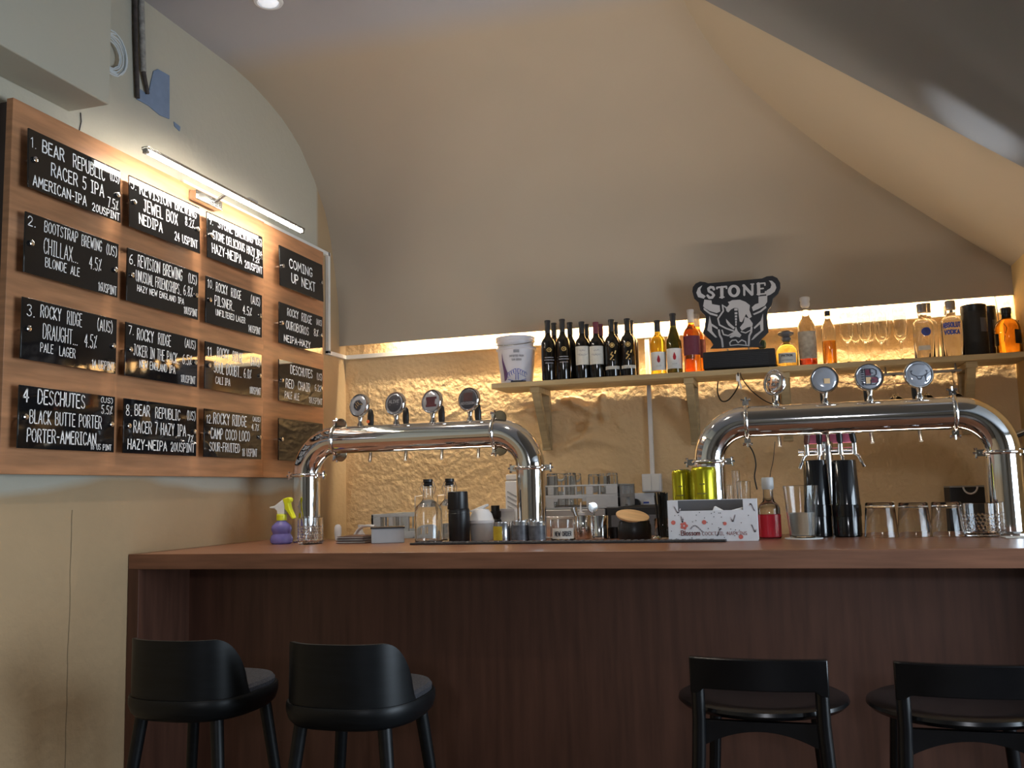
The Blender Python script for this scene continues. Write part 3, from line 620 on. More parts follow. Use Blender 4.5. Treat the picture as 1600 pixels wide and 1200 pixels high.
def drop_wine(px, Y, ytop, gm, prof, label):
    t = bottle_thing('wine_bottle', label, 'wine bottle', px, Y, WG); h = AT(px, ytop, Y).z - SZ; r = 0.0348
    t.rotation_euler.z = face_cam(t)
    lathe_obj('glass', prof(h, r), gm, t); lathe_obj('capsule', capsule(h, r), M_black, t)
    mb = MB(); wrap(mb, r + 0.0003, h * 0.08, h * 0.41, -PI / 2 - 1.3, -PI / 2 + 1.3); mb.build('paper_label', M_whitelabel, t)
    mp = cyl_map(r + 0.0014, 0); mb = MB(); q = h * 0.27
    poly(mb, mp, [(0, q + 0.022), (0.004, q + 0.012), (0.0075, q), (0.006, q - 0.01), (0, q - 0.015), (-0.006, q - 0.01), (-0.0075, q), (-0.004, q + 0.012)]); mb.build('red_drop', M_redink, t)
    mb = MB()
    for s in range(7): stroke(mb, (-.012 + s * .0034, h * .15), (-.0105 + s * .0034, h * .15 + random.uniform(.001, .005)), .0009, mp)
    mb.build('printed_text', M_greyink, t); return t
drop_wine(1029, 4.23, 501, M_yellowwine, bordeaux, 'pale yellow white-wine bottle with a red drop on its label')
drop_wine(1054, 4.22, 490, M_greenbottle, burgundy, 'olive green wine bottle with a red drop on its white label')
def rose(px, Y, ytop, label, lab):
    t = bottle_thing('wine_bottle', label, 'wine bottle', px, Y, WG); h = AT(px, ytop, Y).z - SZ; r = 0.037
    t.rotation_euler.z = face_cam(t)
    lathe_obj('glass', bordeaux(h, r), M_rose, t); lathe_obj('capsule', capsule(h, r), M_translucent, t)
    if lab: mb = MB(); wrap(mb, r + 0.0003, h * 0.27, h * 0.57, -PI / 2 - 1.35, -PI / 2 + 1.35); mb.build('paper_label', M_maroon, t)
rose(1082, 4.21, 484, 'orange rose-wine bottle with maroon label, left of the horned sign', True)
rose(1091, 4.335, 491, 'orange rose-wine bottle half hidden behind the maroon-label one', True)

# stacked ice buckets
bk = bottle_thing('ice_bucket', 'white printed promo bucket with lettering at the left end of the shelf', 'bucket', 807, 4.25, 'stacked white buckets')
rt, rb = PX(345 / 5.454 / 2, 807, 540, 4.25), PX(272 / 5.454 / 2, 807, 595, 4.25); hb = AT(807, 541, 4.17).z - SZ
rr = lambda z: rb + (rt - 0.006 - rb) * z / hb
bk.rotation_euler.z = face_cam(bk)
lathe_obj('pail', [(0.0001, 0.002), (rb - 0.004, 0.0), (rb, 0.003), (rr(hb * 0.93), hb * 0.93), (rt, hb * 0.94), (rt, hb), (rt - 0.005, hb), (rt - 0.01, hb * 0.94), (rb - 0.004, 0.006), (0.0001, 0.006)], M_bucket, bk, 40)
mb = MB(); mp = cyl_map(lambda v: rr(v) + 0.0012, 0); text(mb, 'IMPORTED FROM', -.036, .036, hb * .70, hb * .76, .0022, mp, 0); text(mb, 'SAN DIEGO', -.024, .024, hb * .60, hb * .66, .0022, mp, 0)
rect(mb, mp, -.014, .014, hb * .82, hb * .90, 6); mb.build('lettering', M_greyink, bk)
mb = MB()
for sgn in (-1, 1):
    for k in range(4):
        cx = sgn * (0.010 + k * 0.011); q = [(cx + .007 * math.cos(a), hb * (.22 + .05 * (3 - k) * .6) + .012 * math.sin(a)) for a in [j * 0.6 for j in range(9)]]
        for j in range(8): stroke(mb, q[j], q[j + 1], .0022, mp)
    stroke(mb, (sgn * .006, hb * .08), (sgn * .004, hb * .38), .003, mp); stroke(mb, (sgn * .02, hb * .06), (sgn * .045, hb * .10), .003, mp)
mb.build('blue_ornament', M_blueink, bk)
mb = MB(); poly(mb, mp, [(-.079, hb * .85), (-.070, hb * .62), (-.055, hb * .40), (-.044, hb * .25), (-.052, hb * .10), (-.066, hb * .05), (-.070, hb * .3), (-.080, hb * .6)]); mb.build('purple_figure', mat('bucket_purple_print', (0.13, 0.07, 0.17), 0.5, nscale=60, namt=0.3), bk)
mb = MB(); rect(mb, mp, -.03, .045, hb * .015, hb * .06, 10); mb.build('dark_foot_band', M_darkink, bk)
bk2 = bottle_thing('ice_bucket', 'second white bucket nested inside the lettered one, only its rim showing', 'bucket', 806, 4.25, 'stacked white buckets', z=SZ + 0.012)
h2 = AT(806, 524, 4.17).z - SZ - 0.012
lathe_obj('pail', [(rb - 0.010, 0.0), (rb - 0.0055 + 0.002, 0.003), (rt - 0.012, h2 * .80), (rt - 0.008, h2 * 0.90), (rt - 0.003, h2 * 0.905), (rt - 0.003, h2), (rt - 0.008, h2), (rt - 0.016, h2 * .85), (rb - 0.012, 0.006)], M_bucket, bk2, 40)
mb = MB(); mb.tube([((rt - .001) * math.cos(a), -0.02 * abs(math.sin(a)) - (rt - 0.001) * abs(math.sin(a)), h2 * .9 - 0.03 * abs(math.sin(a))) for a in [PI + PI * i / 20 for i in range(21)]], .002, 6); mb.build('bail_handle', M_steel, bk2)

# horned emblem sign on its black base box
SGY = 4.215
sg = thing('emblem_sign', 'black horned-face sign reading STONE standing on a black base box', 'sign', (AT(1155, 578, SGY).x, SGY, SZ + 0.0008))
g0 = sg.location
def sp(cx, cy): return AT(1060 + cx / 6.6667, 420 + cy / 6.6667, SGY) - g0
def mps(off): return lambda cx, cy: sp(cx, cy) + Vector((0, -off, 0))
SIL = [(145, 235), (150, 190), (180, 152), (225, 132), (275, 138), (310, 150), (600, 125), (870, 100), (920, 78), (980, 72), (1030, 95), (1060, 145), (1062, 200), (1040, 255), (985, 310), (975, 370), (935, 430), (925, 500), (940, 660), (870, 730), (845, 770), (880, 812), (330, 832), (365, 790), (330, 740), (255, 670), (275, 600), (285, 500), (225, 430), (210, 350), (165, 310)]
MB().prism([sp(*p) for p in SIL], (0, 0.014, 0)).build('silhouette_board', M_signblack, sg, 0.0015)
mb = MB(); m1 = mps(0.0012); m2 = mps(0.0020)
for pl in ([(250, 172), (205, 200), (187, 250), (205, 295), (265, 312), (285, 285), (238, 255), (228, 215)], [(270, 320), (345, 330), (350, 368), (430, 382), (437, 445), (400, 462), (330, 442), (278, 412), (258, 390)],
           [(262, 405), (330, 455), (410, 480), (405, 497), (330, 477), (264, 428)], [(942, 123), (958, 142), (969, 170), (958, 202), (921, 224), (910, 246), (918, 284), (958, 270), (1002, 240), (1021, 197), (1008, 156), (975, 126)],
           [(834, 289), (926, 280), (925, 345), (900, 385), (830, 420), (778, 442), (765, 402), (800, 370), (835, 358)], [(910, 385), (850, 437), (775, 470), (790, 482), (860, 452), (917, 407)],
           [(520, 350), (560, 327), (640, 322), (700, 345), (745, 380), (740, 430), (765, 500), (735, 520), (705, 470), (690, 500), (662, 556), (638, 550), (628, 480), (622, 412), (580, 408), (548, 425), (520, 455), (500, 440), (495, 415), (450, 370), (505, 400), (530, 372)],
           [(692, 500), (740, 520), (775, 570), (770, 600), (720, 610), (660, 645), (640, 612), (680, 560)], [(495, 520), (545, 575), (590, 612), (575, 632), (520, 590), (500, 555)],
           [(325, 490), (345, 570), (410, 612), (410, 632), (348, 597), (352, 650), (405, 715), (385, 717), (318, 655), (300, 640), (315, 560)],
           [(882, 465), (858, 540), (785, 612), (792, 628), (850, 578), (856, 645), (795, 690), (758, 742), (778, 738), (886, 640), (884, 560)],
           [(600, 600), (618, 650), (657, 690), (640, 716), (590, 706), (545, 722), (530, 710), (580, 660)]):
    poly(mb, m1, pl)
for ln, wt in (([(460, 380), (468, 440), (412, 520), (428, 585), (500, 622), (575, 648)], 16), ([(422, 640), (430, 690), (452, 730), (458, 770), (462, 812)], 20), ([(762, 612), (758, 660), (738, 700), (732, 798)], 20),
               ([(455, 640), (470, 685), (520, 697), (585, 660)], 14), ([(540, 798), (535, 770), (560, 745), (600, 742), (622, 770), (660, 742), (700, 760), (705, 790)], 12), ([(540, 800), (620, 790), (720, 800)], 10),
               ([(655, 655), (700, 668), (752, 640)], 12), ([(520, 348), (590, 335)], 8)):
    for i in range(len(ln) - 1): stroke(mb, ln[i], ln[i + 1], wt, mps(0.0013 + 0.00004 * i + wt * 0.00001))
for cy, hw in ((427, 17), (465, 14), (497, 12), (527, 10), (556, 8), (582, 7)): poly(mb, m1, [(600 - hw, cy - 12), (600 + hw, cy - 13), (600 + hw, cy + 9), (600 - hw, cy + 10)])
mb.build('face_emblem', M_signpale, sg)
mb = MB(); SGO = [0.0020]
def serif(mb, pts, wt=24):
    for i in range(len(pts) - 1):
        SGO[0] += 0.00005; stroke(mb, pts[i], pts[i + 1], wt, mps(SGO[0]))
serif(mb, [(370, 215), (362, 195), (335, 192), (312, 208), (318, 235), (352, 252), (370, 275), (352, 300), (322, 302), (304, 280)], 26)
serif(mb, [(402, 208), (402, 196), (500, 186), (502, 204)], 18); serif(mb, [(452, 196), (454, 296)], 34); serif(mb, [(432, 300), (476, 296)], 14)
def oval(k, i): a = 2 * PI * i / 30; return (579 + (47 + 18 * k) * math.cos(a), 232 + (52 + 13 * k) * math.sin(a))
for i in range(30): poly(mb, m2, [oval(-1.05, i), oval(-1.05, i + 1), oval(.95, i + 1), oval(.95, i)])
serif(mb, [(686, 178), (686, 274)], 22); serif(mb, [(680, 176), (766, 268)], 30); serif(mb, [(771, 170), (771, 268)], 24); serif(mb, [(672, 171), (688, 170)], 12); serif(mb, [(754, 161), (786, 159)], 12)
serif(mb, [(834, 158), (838, 264)], 34); serif(mb, [(820, 158), (900, 150), (902, 172)], 16); serif(mb, [(838, 210), (884, 206)], 16); serif(mb, [(822, 268), (906, 260), (908, 240)], 16)
mb.build('lettering', M_signpale, sg)
bl, br = AT(1098, 560, 4.17).x - g0.x, AT(1212, 560, 4.17).x - g0.x
MB().box(bl, br, 4.17 - SGY, 4.29 - SGY, 0.006, AT(1150, 547, 4.17).z - g0.z).build('base_box', M_blackmatte, sg, 0.006)
mb = MB()
for k in range(7): mb.box(bl + 0.02, br - 0.03, 4.168 - SGY, 4.17 - SGY, 0.018 + k * 0.008, 0.021 + k * 0.008)
for x in (bl + 0.02, br - 0.03): mb.box(x, x + 0.02, 4.18 - SGY, 4.2 - SGY, 0, 0.007)
mb.build('vent_ribs', M_black, sg)
for px in (1137, 1170): MB().lathe([(0.0001, 0), (0.004, 0.0003), (0.003, 0.002), (0.0001, 0.0025)], sp(0, 0) * 0 + Vector((AT(px, 546, 4.17).x - g0.x, 4.17 - SGY, 0.088)), 10, Matrix.Rotation(PI / 2, 3, 'X')).build('screw', M_steel, sg)
# power leads hanging below the shelf
def cable(name, pts, Y, r, m, label, cat='cable'):
    q = [AT(p[0], p[1], p[2] if len(p) > 2 else Y) for p in pts]; out = []
    for i in range(len(q) - 1):
        p0, p1, p2, p3 = q[max(i - 1, 0)], q[i], q[i + 1], q[min(i + 2, len(q) - 1)]
        for k in range(6):
            t = k / 6; out.append(0.5 * ((2 * p1) + (p2 - p0) * t + (2 * p0 - 5 * p1 + 4 * p2 - p3) * t * t + (3 * p1 - p0 - 3 * p2 + p3) * t ** 3))
    out.append(q[-1]); return tag(MB().tube(out, r, 8).build(name, m), label, cat)
cable('power_cable', [(1153, 583, 4.14), (1154, 598, 4.2), (1150, 610, 4.25), (1138, 625, 4.3), (1127, 626, 4.33), (1121, 612, 4.36), (1122, 596, 4.38)], 4.3, 0.0032, M_black, 'thick black lead looping left below the horned sign')
cable('power_cable', [(1157, 583, 4.14), (1160, 592, 4.2), (1172, 608, 4.28), (1190, 623, 4.33), (1206, 631, 4.36), (1222, 634, 4.38)], 4.3, 0.0024, M_black, 'thin black lead sagging right from the horned sign towards the taps')
cable('power_cable', [(1163, 686, 4.38), (1176, 705, 4.38), (1181, 725, 4.38), (1179, 745, 4.38), (1183, 765, 4.38)], 4.38, 0.003, M_black, 'black lead dropping down the wall below the right tap tower')
cable('power_cable', [(1211, 690, 4.39), (1208, 720, 4.39), (1204, 738, 4.39), (1202, 760, 4.39)], 4.39, 0.0015, M_black, 'thin dark wire down the wall left of the mixing glass')
pg = thing('cable_connector', 'cream cable connector hanging under the shelf below the horned sign', 'connector', AT(1153, 590, 4.16))
MB().box(-.008, .008, -.006, .006, -.016, .016).build('plug_body', M_trunk, pg, .003); MB().tube([(0.004, 0, -0.016), (.012, 0, -.05)], .004, 8).build('strain_relief', M_trunk, pg)
cable('pink_wire', [(1298, 594), (1330, 600), (1360, 603), (1395, 600), (1430, 598)], 4.37, 0.0014, M_pink, 'thin pink wire strung along the wall below the shelf', 'wire')

# tequila, spirits, flutes, vodka, canisters
SG_ = 'spirit bottles on the wall shelf'
def spirit(px, Y, ytop, label, name='spirit_bottle'):
    t = bottle_thing(name, label, 'bottle', px, Y, SG_); t.rotation_euler.z = face_cam(t); return t, AT(px, ytop, Y).z - SZ
t, h = spirit(1192, 4.33, 532, 'bottle with dark green cap mostly hidden behind the horned sign')
lathe_obj('glass', bordeaux(h * 0.95, 0.03), M_greenbottle, t); lathe_obj('cap', [(0.012, h * .75), (0.016, h * .76), (0.018, h * .9), (0.014, h), (0.0001, h)], mat('green_cap', (0.02, 0.06, 0.04), 0.5, nscale=20, namt=0.1), t)
t, h = spirit(1230, 4.23, 517, 'squat gold tequila bottle with round cork, right of the horned sign')
rw = PX(17, 1230, 560, 4.23)
lathe_obj('glass', [(0.0001, 0.004), (rw * .95, 0.0), (rw, 0.004), (rw, h * .35), (rw * .93, h * .47), (rw * .7, h * .58), (rw * .42, h * .64), (rw * .32, h * .67), (rw * .32, h * .71), (0.0001, h * .71)], M_tequila, t)
lathe_obj('stopper', [(rw * .3, h * .69), (rw * .34, h * .72), (rw * .45, h * .76), (rw * .45, h * .80), (rw * .32, h * .83), (rw * .5, h * .86), (rw * .68, h * .89), (rw * .72, h * .94), (rw * .55, h * .98), (rw * .2, h), (.0001, h)], M_greydark, t)
mb = MB(); wrap(mb, rw + .0003, h * .10, h * .37, -PI / 2 - .85, -PI / 2 + .85); mb.build('paper_label', M_label, t)
mb = MB(); mp = cyl_map(rw + .0015, 0); text(mb, 'PATRON', -.024, .024, h * .26, h * .33, .0022, mp, 0); [stroke(mb, (-.022 + k * .006, h * .17), (-.018 + k * .006, h * .175), .0018, mp) for k in range(8)]; mb.build('lettering', M_darkink, t)
t, h = spirit(1263, 4.23, 464, 'tall clear bottle with tan label and a little red spirit')
r = PX(13.5, 1263, 540, 4.23)
lathe_obj('glass', [(0.0001, 0.003), (r * .95, 0), (r, .004), (r * 1.02, h * .5), (r * 1.0, h * .57), (r * .75, h * .64), (r * .45, h * .70), (r * .38, h * .78), (r * .38, h * .86), (0.0001, h * .86)], M_bglass, t)
lathe_obj('liquid', [(0.0001, .006), (r * .9, .005), (r * .92, .035), (0.0001, .035)], M_redliquid, t)
lathe_obj('stopper', [(r * .3, h * .84), (r * .5, h * .865), (r * .55, h * .90), (r * .5, h * .93), (r * .58, h * .95), (r * .58, h * .99), (r * .45, h), (.0001, h)], M_translucent, t)
mb = MB(); wrap(mb, r + .0012, h * .10, h * .49, -PI / 2 - 1.2, -PI / 2 + 1.2); mb.build('paper_label', mat('tan_label', (0.42, 0.36, 0.28), 0.7, nscale=50, namt=0.25), t)
t, h = spirit(1297, 4.23, 486, 'slim clear bottle with black cap two thirds full of amber spirit')
r = PX(10.5, 1297, 540, 4.23)
lathe_obj('glass', [(0.0001, 0.003), (r * .95, 0), (r, .004), (r, h * .66), (r * .9, h * .71), (r * .55, h * .79), (r * .40, h * .85), (r * .40, h * .93), (0.0001, h * .93)], M_bglass, t)
lathe_obj('liquid', [(0.0001, .004), (r * .90, .004), (r * .93, h * .44), (0.0001, h * .44)], M_amber, t)
lathe_obj('cap', [(r * .42, h * .91), (r * .44, h * .92), (r * .44, h * .995), (r * .4, h), (.0001, h)], M_black, t)
fl = None
def flute_prof(h, r=0.030): return [(0.0001, 0.0), (0.027, 0.0), (0.028, 0.0015), (0.012, 0.004), (0.005, 0.008), (0.0036, 0.02), (0.0036, h * .36), (0.006, h * .40), (r * .55, h * .46), (r * .88, h * .56), (r, h * .68), (r * .94, h * .85), (r * .84, h), (r * .84 - .0012, h), (r * .94 - .0013, h * .85), (r - .0014, h * .68), (r * .88 - .0015, h * .565), (r * .5, h * .475), (0.0001, h * .43)]
FLT = [(1326, 4.21, 489, 'champagne flute at the left front of the flute row'), (1339, 4.31, 487, 'champagne flute in the back row at the left'), (1354, 4.21, 490, 'champagne flute second from left in front'),
       (1379, 4.21, 494, 'champagne flute in the middle of the flute row'), (1385, 4.31, 483, 'tall champagne flute in the back row at the middle'), (1410, 4.21, 492, 'champagne flute nearest the vodka bottles'), (1409, 4.31, 480, 'champagne flute in the back row at the right'), (1362, 4.33, 484, 'champagne flute in the back row second from left')]
for px, Y, yt, lb in FLT:
    h = AT(px, yt, Y).z - SZ; t = bottle_thing('champagne_flute', lb, 'glass', px, Y, 'champagne flutes on the shelf')
    lathe_obj('bowl_and_stem', flute_prof(h), M_glass, t, 24)
def vodka(px, Y, ytop, wpx, label, kind):
    t, h = spirit(px, Y, ytop, label); r = PX(wpx / 2, px, 520, Y)
    lathe_obj('glass', [(0.0001, 0.006), (r * .93, 0), (r, .004), (r, h * .60), (r * .93, h * .66), (r * .70, h * .705), (r * .48, h * .72), (r * .44, h * .76), (r * .44, h * .87), (0.0001, h * .87)], M_bglass, t)
    lathe_obj('cap', [(r * .46, h * .84), (r * .5, h * .845), (r * .5, h * .99), (r * .46, h), (.0001, h)], mat('silver_cap_' + str(px), (0.35, 0.34, 0.36), .3, .8, nscale=20, namt=.05), t)
    mp = cyl_map(r + .0012, 0); mb = MB()
    if kind == 'text':
        text(mb, 'ABSOLUT', -r * .95, r * .95, h * .50, h * .60, .005, mp, 0); text(mb, 'VODKA', -r * .8, r * .8, h * .38, h * .47, .005, mp, 0); mb.build('lettering', M_blueink, t)
    elif kind == 'blob':
        disc(mb, mp, .012, h * .47, .020, ry=.018); mb.build('blue_print', M_blueink, t)
        mb = MB(); wrap(mb, r + .0006, h * .14, h * .22, -PI / 2 - .6, -PI / 2 + .6); mb.build('lower_label', M_label, t)
vodka(1446, 4.21, 475, 30, 'clear vodka bottle with blue print, left of the lettered one', 'blob')
vodka(1453, 4.32, 474, 29, 'clear vodka bottle in the back row behind the blue-printed one', '')
vodka(1491, 4.21, 470, 31, 'clear vodka bottle lettered in blue beside the black canister', 'text')
vodka(1488, 4.32, 478, 29, 'clear vodka bottle in the back row behind the lettered one', '')
def canister(px, Y, ytop, wpx, label):
    t = bottle_thing('gift_canister', label, 'canister', px, Y, 'black canisters on the shelf'); h = AT(px, ytop, Y).z - SZ; r = PX(wpx / 2, px, 520, Y)
    lathe_obj('tube', [(0.0001, 0), (r * .97, 0), (r, .002), (r, h * .86)], M_blackmatte, t, 36); lathe_obj('lid', [(r + .0006, h * .86), (r + .001, h * .865), (r + .001, h - .002), (r * .97, h), (.0001, h)], M_black, t, 36)
    mb = MB(); wrap(mb, r + .0004, h * .45, h * .72, -PI / 2 + .3, -PI / 2 + .95); mb.build('side_label', M_greydark, t)
canister(1527, 4.23, 477, 37, 'fat black gift canister between vodka and whisky')
canister(1549, 4.33, 479, 24, 'slim black canister behind the fat one, by the whisky')
t, h = spirit(1578, 4.23, 481, 'amber whisky bottle with black cap at the right end of the shelf')
r = PX(18.5, 1578, 520, 4.23)
lathe_obj('glass', [(0.0001, 0.004), (r * .95, 0), (r, .004), (r, h * .55), (r * .94, h * .63), (r * .7, h * .72), (r * .42, h * .76), (r * .32, h * .79), (0.0001, h * .79)], M_amber, t)
lathe_obj('cap', [(r * .33, h * .77), (r * .36, h * .78), (r * .36, h * .86), (r * .40, h * .87), (r * .44, h * .98), (r * .40, h), (.0001, h)], M_black, t)
mb = MB(); wrap(mb, r + .0005, h * .18, h * .44, -PI / 2 - 1.5, -PI / 2 - .75); wrap(mb, r + .0005, h * .2, h * .5, -PI / 2 + .55, -PI / 2 + 1.4); mb.build('black_label', M_black, t)
t, h = spirit(1602, 4.30, 500, 'dark bottle cut off by the right edge beside the whisky'); lathe_obj('glass', bordeaux(h, .034), M_winebottle, t); lathe_obj('capsule', capsule(h, .034), M_black, t)

# stemware rail under the shelf
rl = thing('stemware_rail', 'dark metal hanging rail under the right part of the shelf', 'rack', (AT(1440, 585, 4.22).x, 4.22, SZ - .023))
mb = MB(); xl, xr = AT(1376, 585, 4.22).x - rl.location.x, AT(1502, 585, 4.22).x - rl.location.x
for y in (-.02, .02): mb.tube([(xl, y, -.032), (xr, y, -.032)], .004, 8)
for x in (xl + .02, xr - .02): mb.tube([(x, -.02, -.032), (x, 0, 0), (x, .02, -.032)], .003, 8)
mb.build('rods', M_greysteel, rl)
for k, px in enumerate((1397, 1445, 1490)):
    t = thing('hanging_wine_glass', ['stemmed glass hanging upside down at the left of the rail', 'stemmed glass hanging upside down at the middle of the rail', 'stemmed glass hanging upside down at the right of the rail'][k], 'glass', (AT(px, 590, 4.22).x, 4.22, SZ - .0545), group='stemmed glasses hanging from the rail')
    lathe_obj('foot_and_bowl', [(0.0001, 0.003), (0.030, 0.002), (0.031, 0.0005), (0.012, -.004), (.0045, -.010), (.0036, -.03), (.0036, -.075), (.008, -.085), (.030, -.11), (.036, -.14), (.030, -.185), (.0288, -.185), (.0346, -.14), (.0285, -.112), (0.0001, -.09)], M_glass, t, 24)

# ================================================================== THE BAR COUNTER
CT = 1.10; CY0, CY1 = 2.75, 3.62; CXL, CXR = WX + 0.002, 0.952
bc = thing('bar_counter', 'long dark brown wooden bar counter with recessed front panel', 'bar counter', (-0.63, 2.75, 0))
b0 = bc.location
MB().box(CXL - b0.x, CXR - b0.x, 0, CY1 - CY0, CT - 0.052, CT).build('top', M_counter, bc, 0.002)
MB().box(CXL - b0.x, CXL + 0.044 - b0.x, 0, CY1 - CY0, 0, CT - 0.052).build('end_panel', M_panel, bc, 0.001)
MB().box(CXL + 0.044 - b0.x, CXR - b0.x, 3.035 - CY0, 3.06 - CY0, 0, CT - 0.052).build('front_panel', M_panel, bc)
MB().box(CXR - 0.05 - b0.x, CXR - b0.x, 0, CY1 - CY0 - .0, 0, CT - 0.052).build('end_panel', M_panel, bc, 0.001)

# beer towers (arched tap pipes)
def ring_tube(c, axis, R, r, n=28):
    ax = Vector(axis).normalized(); u = ax.orthogonal().normalized(); v = ax.cross(u)
    return [Vector(c) + (u * math.cos(2 * PI * i / n) + v * math.sin(2 * PI * i / n)) * R for i in range(n)]
def tower(x0, label, meds, wingdisc):
    L, H, R, RB = 0.955, 0.408, 0.0555, 0.138
    t = thing('beer_tap_tower', label, 'beer tap tower', (x0, 3.42, CT), group='arched beer tap towers')
    el = [(RB - RB * math.cos(a), 0, H - RB + RB * math.sin(a)) for a in [PI / 2 * i / 14 for i in range(15)]]
    er = [(L - p[0], 0, p[2]) for p in el][::-1]
    for pts in ([(0, 0, 0.0), (0, 0, H - RB)], [(L, 0, 0.0), (L, 0, H - RB)]):
        mb = MB(); mb.tube(pts, R, 40); mb.lathe([(R + .02, 0), (R + .02, .006), (R + .002, .008), (R, .012)], pts[0], 40); mb.build('leg', M_chrome, t)
    for pts in (el, er): MB().tube(pts, R, 40).build('elbow', M_chrome, t)
    MB().tube([(RB, 0, H), (L - RB, 0, H)], R, 40).build('crossbar', M_chrome, t)
    rnd = Matrix.Rotation(PI / 2, 3, 'X')
    for c, ax, in (((0, 0, H - RB), (0, 0, 1)), ((L, 0, H - RB), (0, 0, 1)), ((RB, 0, H), (1, 0, 0)), ((L - RB, 0, H), (1, 0, 0))):
        mb = MB(); mb.tube(ring_tube(c, ax, R + .003, .0075, 36), .0075, 10, closed=True)
        side = (Vector((1, 0, 0)) if ax[2] else Vector((0, 0, 1)))
        for s in (-1, 1):
            p = Vector(c) + side * s * (R + .012)
            mb.obox(p, (.022, .022, .016) if not ax[2] else (.022, .018, .022), Matrix.Identity(3))
            tdir = side
            mb.tube([p - Vector((0, .02, 0)), p + Vector((0, .02, 0))], .004, 8)
            mb.tube([p, p + side * s * .022], .0042, 8)
            e = p + side * s * .012
            a2 = Vector((0, 0, 1)) if ax[2] else Vector((1, 0, 0))
            mb.tube([e - a2 * .017, e - a2 * .008, e + a2 * .008, e + a2 * .017], [.006, .0035, .0035, .006], 8)
        cl = mb.build('clamp', M_chrome, t)
        if wingdisc and not ax[2]:
            for s in (-1, 1):
                MB().lathe([(.0001, 0), (.026, 0), (.028, .003), (.026, .006), (.0001, .007)], Vector(c) + Vector((.022, -.005, s * (R + .004))), 28, rnd).build('clamp_disc', M_bronze, cl)
    for i, (dx, kind, yaw) in enumerate(meds):
        Rm = .0485
        rot = Matrix.Rotation(yaw, 3, 'Z') @ Matrix.Rotation(PI / 2 - .10, 3, 'X')
        cz = H + R + .032 + Rm; cpt = Vector((dx, -.004, cz))
        m_ = MB(); m_.lathe([(.0001, -.010), (Rm * .8, -.010), (Rm, -.005), (Rm, .006), (Rm * .95, .010), (Rm * .88, .010), (Rm * .86, .005), (.0001, .005)], cpt, 40, rot)
        m_.lathe([(.013, H + R - .004), (.0135, H + R + .004), (.009, H + R + .012), (.008, H + R + .02), (.0125, H + R + .036)], (dx, 0, 0), 16)
        md = m_.build('medallion', M_chrome, t)
        MB().lathe([(Rm * .87, .0055), (Rm * .80, .0085), (Rm * .5, .0105), (.0001, .0115)], cpt, 36, rot).build('lens', M_chrome if kind == 'mirror' else M_lensface, md)
        mpf = lambda u, v, o=0.0128: cpt + rot @ Vector((u, v, o - 0.0022 * ((u * u + v * v) / (Rm * .6) ** 2)))
        mpg = lambda u, v: mpf(u, v, .0136); mph = lambda u, v: mpf(u, v, .0142)
        def grid_disc(mb, mp_, r):
            for k in range(4):
                ring(mb, mp_, 0, 0, max(.0001, r * k / 4), r * (k + 1) / 4, 28)
        if kind == 'wolf':
            mb = MB(); poly(mb, mpf, [(-.024, .006), (-.012, .020), (.006, .022), (.016, .012), (.026, .003), (.016, -.002), (.014, -.014), (.002, -.024), (-.012, -.018), (-.022, -.008)]); mb.build('face_print', M_darkink, md)
            mb = MB()
            for a, b2 in (((-.012, .010), (.002, -.004)), ((-.004, .014), (.008, .002)), ((-.012, -.002), (-.004, -.012)), ((.012, .004), (.022, .002))): stroke(mb, a, b2, .0022, mpg)
            mb.build('face_lines', M_gold, md)
        elif kind == 'alive':
            mb = MB(); grid_disc(mb, mpf, Rm * .72); mb.build('black_disc', M_darkink, md)
            mb = MB(); text(mb, 'ALIVE', -.026, .026, .000, .014, .0022, mpg, 0); stroke(mb, (-.024, -.006), (.022, -.006), .0012, mpg); mb.build('lettering', M_greyink, md)
        elif kind == 'square':
            mb = MB(); rect(mb, mpf, -.024, .028, -.022, .018, 6); mb.build('face_print', mat('dark_maroon_print', (.07, .015, .022), .5, nscale=40, namt=.3), md)
        elif kind == 'revision':
            mb = MB(); grid_disc(mb, mpf, Rm * .80); mb.build('black_disc', M_darkink, md)
            mb = MB(); rect(mb, mpg, -.020, .022, -.008, .026, 4); mb.build('red_print', mat('deep_red_print', (.045, .01, .012), .5, nscale=40, namt=.3), md)
            mb = MB(); text(mb, 'REVISION', -.032, .032, -.022, -.011, .0022, mph, 0); mb.build('lettering', M_greyink, md)
        elif kind == 'b':
            mb = MB(); rect(mb, mpf, -.012, .006, .004, .026, 2); rect(mb, mpf, .006, .026, -.022, -.002, 2); mb.build('red_blocks', M_maroon, md)
            mb = MB(); rect(mb, mpf, -.012, .004, -.024, -.002, 2); mb.build('tan_block', M_bamboo, md)
            mb = MB()
            for ln in ([(-.014, -.028), (-.014, .028), (.014, .028), (.024, .022), (.024, .008), (.016, .001), (.028, -.006), (.028, -.020), (.018, -.028), (-.014, -.028)], [(-.014, .001), (.016, .001)], [(.004, .028), (.004, .012), (.012, .012)], [(.004, -.028), (.004, -.012), (.014, -.012)]):
                for k in range(len(ln) - 1): stroke(mb, ln[k], ln[k + 1], .0028, mpg)
            for k in range(7): stroke(mb, (-.025, -.024 + k * .008), (-.019, -.024 + k * .008), .004, mpg)
            stroke(mb, (-.022, -.028), (-.022, .028), .0034, mpg); mb.build('letter_outline', M_darkink, md)
        elif kind == 'horns':
            mb = MB()
            for s in (-1, 1):
                ln = [(s * .004, -.018), (s * .010, -.008), (s * .018, -.004), (s * .024, .000), (s * .026, .006), (s * .022, .012), (s * .028, .010)]
                for k in range(len(ln) - 1): stroke(mb, ln[k], ln[k + 1], .0022, mpf)
